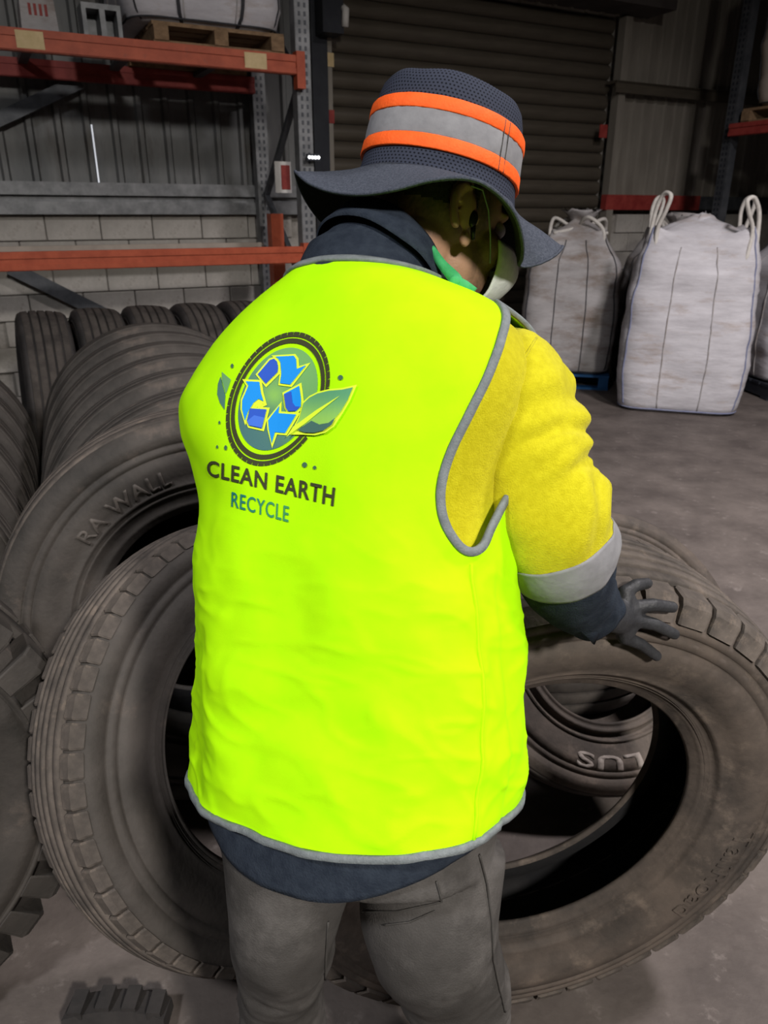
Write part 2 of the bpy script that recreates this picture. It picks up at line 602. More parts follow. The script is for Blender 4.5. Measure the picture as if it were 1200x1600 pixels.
# wall bracing
for i, (p0, p1) in enumerate((((-20, 195), (125, 128)), ((15, 418), (182, 500)))):
    s0, z0 = on_wall(*p0, 0.12)
    s1, z1 = on_wall(*p1, 0.12)
    a, b_ = wp(s0, 0.12, z0), wp(s1, 0.12, z1)
    d = (b_ - a)
    nn = WN
    o = MB().frame_box((a + b_) / 2, d / 2, nn * 0.03, d.normalized().cross(nn) * (0.05 if i else 0.045)).build('trim_%d' % (5 + i), 'steel_dark')
    struct(o, ['dark diagonal steel brace under the upper orange beams', 'dark diagonal steel brace below the lower orange beam'][i])

# roller door with separate slats
door = MB().frame_box(wp((sdl + sdr) / 2, -0.10, zdt / 2), WD * ((sdr - sdl) / 2), WN * 0.01, (0, 0, zdt / 2)).build('door_1', 'steel_dark')
struct(door, 'tall bronze roller shutter door behind the person')
sp = 0.135
nsl = int(zdt / sp) + 1
prof = [(0.0, -0.02), (0.012, -0.004), (0.03, 0.012), (0.06, 0.020), (0.09, 0.016), (0.115, 0.0), (0.13, -0.02)]
smb = MB()
smb.add([Vector(((sdr - sdl) / 2 * e, -q, z)) for e in (-1, 1) for z, q in prof],
        [(i, i + 1, len(prof) + i + 1, len(prof) + i) for i in range(len(prof) - 1)])
slat_me = smb.mesh('slat')
slat_me.materials.append(M['slat'])
for p_ in slat_me.polygons:
    p_.use_smooth = True
for i in range(nsl):
    o = bpy.data.objects.new('slat', slat_me)
    COL.objects.link(o)
    o.parent = door
    o.matrix_local = Matrix.Translation(wp((sdl + sdr) / 2, -0.055, i * sp)) @ wrot.to_4x4()
# door guides and header
sl, _ = on_wall(511, 250, 0.06)
g = MB().frame_box(wp(sl, 0.05, zdt / 2), WD * 0.05, WN * 0.05, (0, 0, zdt / 2)).build('trim_7', 'sheet_tan')
struct(g, 'pale left guide channel of the roller door')
for (px, py, m_) in ((513, 93, 'sticker'), (514, 182, 'red')):
    s_, z_ = on_wall(px, py, 0.105)
    MB().frame_box(wp(s_, 0.102, z_), WD * 0.05, WN * 0.004, (0, 0, 0.05)).build('marking_tape', m_, g)
g = MB().frame_box(wp(sdr + 0.05, 0.05, zdt / 2), WD * 0.045, WN * 0.05, (0, 0, zdt / 2)).build('trim_8', 'sheet_tan')
struct(g, 'pale right guide channel of the roller door')
s_, z_ = on_wall(943, 205, 0.105)
MB().frame_box(wp(s_, 0.102, z_), WD * 0.05, WN * 0.004, (0, 0, 0.06)).build('marking_tape', 'red', g)
s0, z0 = on_wall(800, -6, 0.3)
s1, z1 = on_wall(1000, 16, 0.3)
g = MB().frame_box(wp((sdl + sdr) / 2 + 0.1, 0.2, zdt + 0.26), WD * ((sdr - sdl) / 2 + 0.25), WN * 0.2, (0, 0, 0.24)).build('trim_9', 'roof')
struct(g, 'dark header box above the roller door')
MB().frame_box(wp((s0 + s1) / 2 - 0.25, 0.41, zdt + 0.035), WD * 0.42, WN * 0.008, (0, 0, 0.022)).build('edge_strip', 'sign_white', g)
s_, z_ = on_wall(508, 28, 0.12)
mb = MB().frame_box(wp(s_ + 0.0, 0.18, z_), WD * 0.09, WN * 0.1, (0, 0, 0.13))
o = mb.build('door_motor', 'dark_plastic')
tag(o, 'black door motor box at the upper left of the roller door', 'motor')
MB().tube([wp(s_ + 0.1, 0.2, z_ + 0.08), wp(s_ + 0.1, 0.30, z_ + 0.03), wp(s_ + 0.1, 0.28, z_ - 0.08)], 0.03, 8).build('cable_gland', 'sign_white', o, True)
s_, _ = on_wall(491, 200, 0.1)
g = MB().frame_box(wp(s_ + 0.06, 0.06, 2.2), WD * 0.07, WN * 0.06, (0, 0, 2.2)).build('trim_10', 'dark_plastic')
struct(g, 'dark steel column between the rack and the roller door')
# right, left and rear walls
for nm, s_, in (('wall_right', S_R), ('wall_left', S_L)):
    mb = MB()
    n = 60
    pts = []
    for i in range(n):
        a = 11.0 * i / n
        pts += [(a, 0), (a + 0.12, 0), (a + 0.135, 0.025), (a + 0.17, 0.025)]
    sg_ = -1 if nm == 'wall_right' else 1
    lo = [wp(s_ + sg_ * q, a, 0) for a, q in pts]
    hi = [wp(s_ + sg_ * q, a, Z_C) for a, q in pts]
    mb.add(lo + hi, [(i, i + 1, len(lo) + i + 1, len(lo) + i) for i in range(len(lo) - 1)])
    struct(mb.build(nm, 'sheet', fix=False))
o = MB().frame_box(wp((S_L + S_R) / 2, 11.05, Z_C / 2), WD * ((S_R - S_L) / 2), WN * 0.05, (0, 0, Z_C / 2)).build('wall_front', 'sheet')
struct(o)

# ================================================================== RACKS
def rack_upright(mb, base, along, out, z1, holes=None, parent=None):
    """C-section post: web plus flanges; holes are separate dark slots"""
    w, dp = 0.05, 0.045
    mb.frame_box(base + out * 0.0 + Vector((0, 0, z1 / 2)), along * w, out * 0.003, (0, 0, z1 / 2))
    for sg_ in (-1, 1):
        mb.frame_box(base + along * (w * sg_) - out * dp + Vector((0, 0, z1 / 2)), along * 0.003, out * dp, (0, 0, z1 / 2))


def slot_rows(base, along, out, z0, z1, parent, m='steel_dark'):
    mb = MB()
    z = z0
    while z < z1:
        for sg_ in (-1, 1):
            mb.frame_box(base + along * (0.02 * sg_) + out * 0.004 + Vector((0, 0, z)), along * 0.008, out * 0.002, (0, 0, 0.013))
        z += 0.05
    o = mb.build('post_holes', m, parent)
    o['kind'] = 'stuff'
    return o


def beam(p0, p1, out, h, material, name, parent, th=0.025):
    d = p1 - p0
    mb = MB()
    mb.frame_box((p0 + p1) / 2, d / 2, out * th, (0, 0, h / 2))
    # pressed ribs along the face
    mb.frame_box((p0 + p1) / 2 + out * (th + 0.004) + Vector((0, 0, h * 0.30)), d / 2, out * 0.004, (0, 0, h * 0.16))
    mb.frame_box((p0 + p1) / 2 + out * (th + 0.004) - Vector((0, 0, h * 0.32)), d / 2, out * 0.004, (0, 0, h * 0.14))
    return mb.build(name, material, parent)


# left rack, parallel to the back wall
MF, MR = 1.15, 0.2
ZU, ZL = 2.49, 1.28
sf, _ = on_wall(479, 245, MF)
sr = sf
rack = empty('pallet_rack', wp(sf - 1.5, (MF + MR) / 2, 0))
tag(rack, 'orange-beamed pallet rack standing against the grey sheet wall', 'rack')


def rk(mb, name, m_, smooth=False, par=rack):
    o = mb.build(name, m_, None, smooth)
    return inv_place(o, par)


bpy.context.view_layer.update()
for s_ in (sf, sf - 3.4):
    for m_ in (MF, MR):
        mb = MB()
        rack_upright(mb, wp(s_, m_, 0), WD, WN, 4.6)
        u = rk(mb, 'upright', 'steel')
        if s_ == sf:
            bpy.context.view_layer.update()
            h = slot_rows(wp(s_, m_, 0), WD, WN, 0.9, 3.4, None)
            h.parent = u
            h.matrix_parent_inverse = u.matrix_world.inverted()
    mb = MB()
    zz = [0.3, 1.0, 1.7, 2.4, 3.1, 3.8, 4.4]
    for i in range(len(zz) - 1):
        a = wp(s_, MF - 0.09 if i % 2 else MR + 0.05, zz[i])
        b_ = wp(s_, MR + 0.05 if i % 2 else MF - 0.09, zz[i + 1])
        d = b_ - a
        mb = MB().frame_box((a + b_) / 2, d / 2, WD * 0.02, d.normalized().cross(WD) * 0.02)
        rk(mb, 'frame_brace', 'steel_dark')
for z_, nm in ((ZU, 'beam'), (ZL, 'beam')):
    for m_, mm in ((MF, 'orange'), (MR, 'red' if z_ == ZU else 'tan')):
        if mm == 'tan':
            mm = 'bag_tan'
        o = beam(wp(sf - 3.35, m_ + 0.03, z_), wp(sf - 0.05, m_ + 0.03, z_), WN, 0.115, mm, nm, None)
        inv_place(o, rack)
        bpy.context.view_layer.update()
        if m_ == MF:
            e = MB()
            e.frame_box(wp(sf - 0.045, m_ + 0.035, z_ - 0.03), WD * 0.03, WN * 0.035, (0, 0, 0.11))
            inv_place(e.build('end_plate', 'orange'), o)
            if z_ == ZU:
                for px in (48, 400):
                    s_, q = on_wall(px, 70 if px == 48 else 101, MF + 0.065)
                    st = MB().frame_box(wp(s_, MF + 0.064, z_), WD * 0.075, WN * 0.002, (0, 0, 0.045)).build('sticker', 'sticker')
                    inv_place(st, o)
                    bpy.context.view_layer.update()
# shelf bars between the upper beams
for k in range(5):
    s_ = sf - 0.5 - k * 0.6
    mb = MB().frame_box(wp(s_, (MF + MR) / 2, ZU + 0.035), WD * 0.03, WN * ((MF - MR) / 2), (0, 0, 0.015))
    rk(mb, 'shelf_bar', 'steel_dark')
# orange protector post and the small sign on it
s_, z_ = on_wall(446, 330, 0.62)
s_ -= 0.09
mb = MB().frame_box(wp(s_, 0.62, 0.72), WD * 0.05, WN * 0.05, (0, 0, 0.84)).build('post', 'orange')
tag(mb, 'slim orange post standing inside the rack end frame', 'post')
s_, z_ = on_wall(443, 277, 0.7)
sg_ = empty('safety_sign', wp(s_, 0.7, z_ - 0.11))
tag(sg_, 'small red and white safety sign on the slim orange post', 'sign')
bpy.context.view_layer.update()
inv_place(MB().frame_box(wp(s_, 0.69, z_), WD * 0.065, WN * 0.006, (0, 0, 0.11)).build('sign_board', 'sign_white'), sg_)
inv_place(MB().frame_box(wp(s_ + 0.018, 0.698, z_), WD * 0.035, WN * 0.003, (0, 0, 0.085)).build('red_field', 'red'), sg_)
# small work light clipped to the front post
pL = wp(sf, MF + 0.05, 0)
_, zl = on_wall(487, 246, MF + 0.05)
wl = MB().frame_box(pL + WD * 0.03 + Vector((0, 0, zl)), WD * 0.05, WN * 0.012, (0, 0, 0.022)).build('led_lamp', 'dark_plastic')
tag(wl, 'tiny lit white lamp clipped to the rack post left of the hat', 'lamp')
for k in range(4):
    MB().ball(pL + WD * (-0.004 + 0.023 * k) + WN * 0.014 + Vector((0, 0, zl)), 0.0105, nu=10, nv=6).build('diode', 'led', wl, True)


# ------------------------------------------------------------------ pallets
def pallet(name, c, along, label, m_, zb=0.0, w=1.1, dpt=1.0, h=0.14, group=None):
    out = Vector((along.y, -along.x, 0))
    root = empty(name, Vector((c.x, c.y, zb)))
    tag(root, label, 'pallet', group)
    bpy.context.view_layer.update()
    base = Vector((c.x, c.y, zb))
    for k in range(3):
        o = (k - 1) * (w / 2 - 0.05)
        inv_place(MB().frame_box(base + along * o + Vector((0, 0, h / 2)), along * 0.045, out * (dpt / 2), (0, 0, h / 2 - 0.02)).build('bearer', m_), root)
    for k in range(6):
        o = (k - 2.5) * (dpt / 6)
        inv_place(MB().frame_box(base + out * o + Vector((0, 0, h - 0.011)), along * (w / 2), out * 0.06, (0, 0, 0.011)).build('deck_board', m_), root)
    for k in range(3):
        o = (k - 1) * (dpt / 2 - 0.06)
        inv_place(MB().frame_box(base + out * o + Vector((0, 0, 0.011)), along * (w / 2), out * 0.05, (0, 0, 0.011)).build('base_board', m_), root)
    return root


# ------------------------------------------------------------------ big bags
def big_bag(c, yaw, w, dpt, h, label, zb=0.0, m_='bag', loops='up', seam='seam_blue', tuft=True, lean=0.0, seedv=1, group='big bags', bands=False):
    rnd = random.Random(seedv)
    root = empty('bulk_bag', Vector((c[0], c[1], zb)))
    tag(root, label, 'bag', group)
    bpy.context.view_layer.update()
    ax = Vector((math.cos(yaw), math.sin(yaw), 0))
    ay = Vector((-ax.y, ax.x, 0))
    base = Vector((c[0], c[1], zb))
    n = 64
    zs = [0.0, 0.015, 0.05, 0.12, 0.25, 0.4, 0.55, 0.68, 0.78, 0.86, 0.92, 0.965, 1.0]
    shr = 0.14 if loops == 'up' else 0.34

    def sec(t, th):
        bulge = 0.90 + 0.10 * math.sin(math.pi * min(1, t * 1.15) ** 0.7)
        if t < 0.02:
            bulge *= 0.93 + 3 * t
        if t > 0.80:
            bulge *= 1 - shr * sm(0.80, 1.0, t)
        e = 0.36
        cx, sy = math.cos(th), math.sin(th)
        x = math.copysign(abs(cx) ** e, cx) * w / 2
        y = math.copysign(abs(sy) ** e, sy) * dpt / 2
        # soft quilting between vertical seams and creases
        q = 0.014 * math.sin(math.pi * ((x / w + 0.5) * 3 % 1)) + 0.012 * math.sin(math.pi * ((y / dpt + 0.5) * 3 % 1))
        p = Vector((x * bulge, y * bulge, 0))
        p *= 1 + q * (1.6 if m_ == 'bag' else 3.6)
        zz = t * h
        nz = noise.noise(Vector((x * 2.2 + seedv * 3, y * 2.2, zz * 5)))
        nz2 = noise.noise(Vector((x * 3 + seedv, y * 3, zz * 22)))
        amp = 0.022 * sm(0.03, 0.2, t) + 0.045 * sm(0.62, 0.95, t)
        p *= 1 + (nz * amp + nz2 * (0.008 * sm(0.02, 0.1, t) + 0.010 * sm(0.6, 0.9, t))) * 2
        if t > 0.75:       # cloth rises to the corners
            corner = (abs(x) / (w / 2)) * (abs(y) / (dpt / 2))
            zz += h * (0.17 if loops == 'up' else 0.08) * (corner ** 3) * sm(0.70, 1, t) - h * 0.05 * (1 - corner) * sm(0.8, 1, t)
        return base + ax * (p.x + lean * t) + ay * p.y + Vector((0, 0, zz))
    rings = [[sec(t, 2 * math.pi * (j + 0.5) / n) for j in range(n)] for t in [i / 40 for i in range(41)]]
    mb = MB().loft(rings, cap=False)
    mb.f.append(tuple(reversed(range(n))))
    # sunken top with crumpled filler
    top = rings[-1]
    ctr = sum((q for q in top), Vector()) / n
    prev = len(mb.v) - n
    for k_, (sc, dz) in enumerate(((0.8, 0.01), (0.55, 0.05), (0.28, 0.09), (0.10, 0.13))):
        ring = []
        for j, q in enumerate(top):
            p = ctr + (q - ctr) * sc
            p.z = ctr.z + dz + 0.03 * noise.noise(p * 9)
            ring.append(p)
        k = len(mb.v)
        mb.v += ring
        mb.f += [(prev + j, prev + (j + 1) % n, k + (j + 1) % n, k + j) for j in range(n)]
        prev = k
    mb.f.append(tuple(prev + j for j in range(n)))
    inv_place(mb.build('bag_body', m_, None, True), root)
    # vertical seams
    def vseam(th, nm='seam', mm=seam, r=0.006, t0=0.01, t1=0.99):
        path = []
        for i in range(25):
            t = t0 + (t1 - t0) * i / 24
            p = sec(t, th)
            o = (p - base - Vector((0, 0, p.z - base.z))).normalized()
            path.append(p + o * 0.004)
        inv_place(MB().tube(path, r, 6).build(nm, mm, None, True), root)
    for th in (0.25, 0.75, 1.25, 1.75):
        vseam(math.pi * th)
    for sx in (-0.166, 0.166):
        th = -math.acos((abs(sx * 2)) ** (1 / 0.36) * (1 if sx > 0 else -1))
        vseam(th, 'stitch_line', 'bag_grey' if m_ == 'bag' else 'seam_dark', 0.0045, 0.02, 0.98)
    for sy in (-0.166, 0.166):
        vs_ = abs(sy * 2) ** (1 / 0.36)
        th = math.pi - math.copysign(math.asin(vs_), sy)
        vseam(th, 'stitch_line', 'bag_grey' if m_ == 'bag' else 'seam_dark', 0.0045, 0.02, 0.98)
    # bottom seam
    path = [sec(0.02, 2 * math.pi * j / 64) * 1.0 for j in range(65)]
    inv_place(MB().tube(path, 0.006, 6, cap=False).build('bottom_seam', seam, None, True), root)
    # lifting loops at the four corners
    for i, th in enumerate((0.25, 0.75, 1.25, 1.75)):
        p = sec(0.97, math.pi * th)
        din = (ctr - p)
        din.z = 0
        din.normalize()
        side = Vector((-din.y, din.x, 0))
        if loops == 'up':
            hh = rnd.uniform(0.24, 0.30)
            sl = rnd.uniform(-0.10, 0.14)
            path = [p + side * -0.06 - Vector((0, 0, 0.22)), p + side * -0.035, p + side * (-0.06 + sl * .5) + Vector((0, 0, hh * 0.55)),
                    p + side * (-0.05 + sl) + Vector((0, 0, hh * 0.9)), p + side * sl + Vector((0, 0, hh)), p + side * (0.05 + sl) + Vector((0, 0, hh * 0.88)),
                    p + side * (0.05 + sl * .5) + Vector((0, 0, hh * 0.5)), p + side * 0.03, p + side * 0.05 - Vector((0, 0, 0.22))]
        else:
            path = [p - Vector((0, 0, 0.15)), p + side * 0.02 + Vector((0, 0, 0.03)), p + din * 0.12 + side * 0.10 + Vector((0, 0, 0.09 + rnd.uniform(0, .05))),
                    p + din * 0.26 + side * 0.05 + Vector((0, 0, 0.06)), p + din * 0.20 - side * 0.08 + Vector((0, 0, 0.04)), p + side * -0.03 + Vector((0, 0, 0.0))]
        # smooth the path
        tab = [[k, q.x, q.y, q.z] for k, q in enumerate(path)]
        fine = [Vector(interp(tab, k / 5)) for k in range((len(path) - 1) * 5 + 1)]
        inv_place(MB().tube(fine, 0.017, 6).build('lifting_loop', 'strap' if m_ != 'bag_tan' else 'bag_tan', None, True), root)
    if tuft:   # gathered liner sticking out of the top
        mb = MB()
        rr = []
        for i in range(9):
            t = i / 8
            rad = (0.16 - 0.10 * t) if loops == 'up' else (0.07 + 0.11 * abs(t - 0.35) + 0.03 * t)
            rr.append([ctr + Vector((0.02, 0, (0.02 + 0.11 * t) if loops == 'up' else (0.02 + 0.17 * t))) + ax * (rad * math.cos(2 * math.pi * j / 24) * (1 + 0.35 * noise.noise(Vector((j * 0.8, t * 2, seedv))))) +
                       ay * (rad * math.sin(2 * math.pi * j / 24) * (1 + 0.35 * noise.noise(Vector((j * 0.8, t * 2, seedv + 5))))) +
                       Vector((0, 0, 0.06 * noise.noise(Vector((j * 0.9, t, seedv + 9))))) for j in range(24)])
        inv_place(MB().loft(rr, cap=True).build('gathered_top', m_, None, True), root)
    if bands:
        for sx in (-0.2, 0.2):
            path = []
            th0 = -math.acos((abs(sx * 2)) ** (1 / 0.36) * (1 if sx > 0 else -1))
            for i in range(21):
                path.append(sec(i / 20, th0))
            path = [q + WN * 0.012 for q in path]
            inv_place(MB().tube(path, 0.012, 6).build('tie_strap', 'seam_dark', None, True), root)
    return root


big_bag((2.58, 6.50), -0.31, 1.02, 0.93, 1.38, 'tall clean white bulk bag standing on the floor with raised loops', seedv=3)
pB = Vector((1.82, 7.48, 0))
pallet('plastic_pallet', pB, Vector((math.cos(-0.25), math.sin(-0.25), 0)), 'blue plastic pallet under the greyish bag by the roller door', 'blue', w=0.84, dpt=0.84)
big_bag((1.82, 7.48), -0.25, 0.85, 0.85, 1.26, 'greyish bulk bag with knotted top on the blue pallet', zb=0.14, m_='bag_grey', loops='flop', seam='seam_dark', seedv=5)
pC = Vector((3.86, 7.05, 0))
pallet('plastic_pallet', pC, Vector((math.cos(0.1), math.sin(0.1), 0)), 'dark plastic pallet under the bag at the right edge', 'dark_plastic', w=0.95, dpt=0.9)
big_bag((3.86, 7.05), 0.1, 0.96, 0.9, 1.22, 'white bulk bag with flopped loops on a dark pallet at right edge', zb=0.14, loops='flop', seam='seam_dark', seedv=8)
big_bag((2.80, 7.50), 0.08, 0.84, 0.84, 1.36, 'dusty bulk bag hidden behind the tall clean white bag', m_='bag_grey', loops='flop', seedv=11)
# loads on the left rack
sb0, _ = on_wall(235, 60, MF)
sb1, _ = on_wall(440, 60, MF)
cc = wp((sb0 + sb1) / 2 + 0.02, 0.68, 0)
zsh = ZU + 0.0575
pallet('wooden_pallet', cc, WD, 'wooden pallet under the strapped bag on the upper left beams', 'wood', zb=zsh, w=(sb1 - sb0), dpt=0.95, h=0.125)
big_bag((cc.x - 0.05, cc.y - 0.02), math.atan2(WD.y, WD.x), 1.06, 0.95, 1.1, 'pale bulk bag tied with dark straps on the upper left beams', zb=zsh + 0.130, m_='bag', loops='flop', seam='seam_dark', seedv=14, bands=True)
s_, z_ = on_wall(60, 42, MF - 0.25)
mb = MB()
bb = wp(s_, MF - 0.25, zsh)
mb.loft([[bb + WD * (x * w_) + WN * (y * 0.10) + Vector((0, 0, z)) for x, y in ((-1, -1), (1, -1), (1, 1), (-1, 1))] for z, w_ in ((0, 0.105), (0.19, 0.095), (0.23, 0.085))])
o = mb.build('carton', 'bag_grey')
tag(o, 'small grey carton with red print on the upper left beams', 'box')
for k in range(4):
    MB().frame_box(bb + WD * (-0.045 + 0.03 * k) + WN * 0.1005 + Vector((0, 0, 0.14)), WD * 0.008, WN * 0.002, (0, 0, 0.03)).build('red_print', 'red', o)
s_, z_ = on_wall(158, 50, MF - 0.2)
bb = wp(s_, MF - 0.2, zsh)
mb = MB()
for x0, x1, z0, z1 in ((-.115, .115, 0, .03), (-.115, .115, .17, .20), (-.115, -.09, .03, .17), (-.012, .02, .03, .17), (.09, .115, .03, .17)):
    mb.frame_box(bb + WD * ((x0 + x1) / 2) + Vector((0, 0, (z0 + z1) / 2)), WD * ((x1 - x0) / 2), WN * 0.09, (0, 0, (z1 - z0) / 2))
mb.frame_box(bb + WN * -0.085 + Vector((0, 0, 0.1)), WD * 0.115, WN * 0.006, (0, 0, 0.1))
o = mb.build('hollow_block', 'steel')
tag(o, 'grey hollow block with two openings beside the strapped bag', 'block')

# right rack: runs from near the back wall towards the camera
zR = 2.3
pr = K(1138, 205, 7.14)
pr.z = 0
rr_ = empty('pallet_rack', pr)
tag(rr_, 'pallet rack at right carrying a tan bulk bag on wood', 'rack')
bpy.context.view_layer.update()
for dm in (0.0, 2.7):
    for ds in (0.0, 0.95):
        mb = MB()
        rack_upright(mb, pr + WN * dm + WD * ds, WN, -WD, 4.6)
        u = rk(mb, 'upright', 'steel_dark', par=rr_)
        if dm == 0 and ds == 0:
            bpy.context.view_layer.update()
            inv_place(slot_rows(pr + WN * dm, WN, -WD, 1.3, 3.6, None, 'dark_plastic'), u)
for z_ in (zR,):
    for ds in (0.0, 0.95):
        o = beam(pr + WN * 0.05 + WD * (ds - 0.03) + Vector((0, 0, z_)), pr + WN * 2.65 + WD * (ds - 0.03) + Vector((0, 0, z_)), -WD, 0.11, 'red', 'beam', None)
        inv_place(o, rr_)
for k in range(4):
    mb = MB().frame_box(pr + WN * (0.3 + 0.65 * k) + WD * 0.47 + Vector((0, 0, zR + 0.04)), WN * 0.03, WD * 0.47, (0, 0, 0.015))
    rk(mb, 'shelf_bar', 'steel_dark', par=rr_)
cR = pr + WN * 0.66 + WD * 0.48
pallet('wooden_pallet', cR, WN, 'wooden pallet under the tan bag on the right rack', 'wood', zb=zR + 0.055, w=1.12, dpt=0.92, h=0.125)
big_bag((cR.x, cR.y), math.atan2(WN.y, WN.x), 1.04, 0.88, 1.35, 'tan dusty bulk bag high on the right rack', zb=zR + 0.186, m_='bag_tan', loops='flop', seam='seam_dark', seedv=17)

# ================================================================== TYRES
NSEG = 96
TY = {}


def lathe(prof, nseg=NSEG, R=0.52, closed=False):
    mb = MB()
    rings = []
    for j in range(nseg):
        a = 2 * math.pi * j / nseg
        rings.append([Vector((r * math.cos(a), -o, r * math.sin(a) + R)) for r, o in prof])
    n = len(prof)
    for r in rings:
        mb.v += r
    for j in range(nseg):
        k0, k1 = j * n, ((j + 1) % nseg) * n
        for i in range(n if closed else n - 1):
            mb.f.append((k0 + i, k0 + (i + 1) % n, k1 + (i + 1) % n, k1 + i))
    return mb


def tyre_meshes(kind, R, W, r0, block_n=0, lug=None, nseg=NSEG, bead=0.33):
    """meshes of one kind of tyre; local origin at the contact point, front side towards -y"""
    h = W / 2
    side = [(R - 0.022, 0.44 * W), (R - 0.045, 0.47 * W), (R - 0.052, 0.475 * W), (R - 0.056, 0.470 * W), (R - 0.066, 0.474 * W), (R - 0.068, 0.462 * W),
            (R - 0.073, 0.462 * W), (R - 0.075, 0.478 * W), (R - 0.088, 0.484 * W), (R - 0.090, 0.472 * W), (R - 0.094, 0.472 * W), (R - 0.096, 0.486 * W),
            (R - 0.12, 0.492 * W), (R - 0.150, 0.480 * W), (R - 0.172, 0.462 * W), (R - 0.174, 0.472 * W), (R - 0.180, 0.470 * W), (R - 0.182, 0.455 * W),
            (R - 0.190, 0.450 * W), (R - 0.192, 0.460 * W), (R - 0.197, 0.458 * W), (R - 0.199, 0.442 * W), (r0 + 0.024, 0.428 * W), (r0 + 0.021, 0.436 * W),
            (r0 + 0.014, 0.428 * W), (r0 + 0.010, 0.41 * W), (r0, 0.395 * W), (r0 - 0.003, 0.375 * W), (r0 - 0.003, 0.345 * W), (r0 + 0.006, 0.33 * W)]
    if R < 0.45:
        side = [(R - (R - r) * 0.80 if r > r0 + 0.03 else r, o) for r, o in side]
    side = sorted(side[:-3], key=lambda q: -q[0]) + side[-3:]
    if block_n and not lug:      # recessed shoulder under the separate blocks
        side = ([(R - 0.026, 0.40 * W), (R - 0.050, 0.440 * W), (R - 0.056, 0.468 * W)] if kind == 'right' else [(R - 0.020, 0.40 * W), (R - 0.030, 0.425 * W), (R - 0.034, 0.462 * W), (R - 0.048, 0.470 * W)]) + side[4:]
    if lug:
        side = [(R - 0.035, 0.38 * W), (R - 0.078, 0.435 * W), (R - 0.086, 0.478 * W)] + side[7:]
    # an unmounted tyre's beads sit closer together than its sidewalls
    sq = lambda r: 1 - (1 - bead / 0.395) * sm(R - 0.13, r0 + 0.005, r)
    side = [(r, o * sq(r)) for r, o in side]
    t0_ = 0.30 if block_n else 0.40
    if lug:
        t0_ = 0.15
    td = R - 0.014 if not lug else R - 0.03
    prof = [(td, t0_ * W)] + side
    back = [(r, -o) for r, o in reversed(side)]
    inner = [(r0 + 0.03, (bead - 0.05) * W), (r0 + 0.10, 0.40 * W), (R - 0.09, 0.445 * W), (R - 0.05, 0.38 * W), (R - 0.04, 0.2 * W), (R - 0.038, 0)]
    inner = inner + [(r, -o) for r, o in reversed(inner[:-1])]
    cas = lathe(prof, nseg, R)
    k = lathe([(r, o) for r, o in back] + [(td, -t0_ * W), (td, t0_ * W)], nseg, R)
    cas.add(k.v, k.f)
    casing = cas.mesh(kind + '_casing')
    liner = lathe([side[-1]] + inner + [back[0]], nseg, R).mesh(kind + '_liner')
    # tread ribs
    tr = MB()
    nr = 5
    wid = 0.80 * W if not block_n else 0.57 * W
    if lug:
        wid = 0.30 * W
        nr = 1
    for i in range(nr):
        a0 = -wid / 2 + wid * i / nr + 0.0045
        a1 = -wid / 2 + wid * (i + 1) / nr - 0.0045
        cr = lambda o: R - 0.010 * (o / (0.4 * W)) ** 2
        k = lathe([(R - 0.016, a0), (cr(a0) - 0.002, a0 + 0.001), (cr(a0), a0 + 0.003), (cr(a1), a1 - 0.003), (cr(a1) - 0.002, a1 - 0.001), (R - 0.016, a1)], nseg, R)
        tr.add(k.v, k.f)
    tread = tr.mesh(kind + '_tread')
    for me in (casing, liner, tread):
        bm = bmesh.new()
        bm.from_mesh(me)
        bmesh.ops.recalc_face_normals(bm, faces=bm.faces)
        bm.to_mesh(me)
        bm.free()
        for p in me.polygons:
            p.use_smooth = True
    blk = None
    if block_n:
        dl = 2 * math.pi / block_n
        ln = dl * ((0.86 if kind == 'right' else 0.90) if not lug else 0.60)
        mb = MB()
        o0, o1 = (0.285 * W, 0.462 * W) if not lug else (0.14 * W, 0.478 * W)
        hs = 0.0 if not lug else 0.012
        rings = []
        for t in (-0.5, -0.42, 0.42, 0.5):
            a = ln * t
            sh = 0.003 if abs(t) == 0.5 else 0.0
            pr_ = [(R - 0.02, o0), (R - 0.007 - sh + hs, o0 + sh), (R - 0.010 - sh + hs, 0.40 * W), (R - 0.020 - sh + hs * .6, o1 - 0.008),
                   (((R - 0.050) if kind == 'right' else (R - 0.031)) if not lug else R - 0.080, o1 + (0.004 if kind != 'left' else 0.001) - sh), (((R - 0.056) if kind == 'right' else (R - 0.036)) if not lug else R - 0.088, o1 - 0.014), (R - 0.04, o0 + 0.01)]
            rings.append([Vector((r * math.sin(a), -o, r * math.cos(a))) for r, o in pr_])
        mb.loft(rings)
        blk = mb.mesh(kind + '_block')
        bm = bmesh.new()
        bm.from_mesh(blk)
        bmesh.ops.recalc_face_normals(bm, faces=bm.faces)
        bm.to_mesh(blk)
        bm.free()
    return dict(casing=casing, liner=liner, tread=tread, block=blk, n=block_n, R=R, W=W, r0=r0, side=side)


def with_mat(me, m_):
    key = (me.name, m_)
    if key not in TY:
        c = me.copy()
        c.materials.clear()
        c.materials.append(M[m_])
        TY[key] = c
    return TY[key]


KIND = {
    'rib': tyre_meshes('rib', 0.52, 0.29, 0.292, 0),
    'big': tyre_meshes('big', 0.54, 0.30, 0.292, 0),
    'small': tyre_meshes('small', 0.40, 0.235, 0.232, 0),
    'right': tyre_meshes('right', 0.525, 0.265, 0.306, 46, nseg=144, bead=0.265),
    'left': tyre_meshes('left', 0.478, 0.215, 0.276, 58, nseg=144),
    'lug': tyre_meshes('lug', 0.50, 0.29, 0.29, 34, lug=True, nseg=128),
}


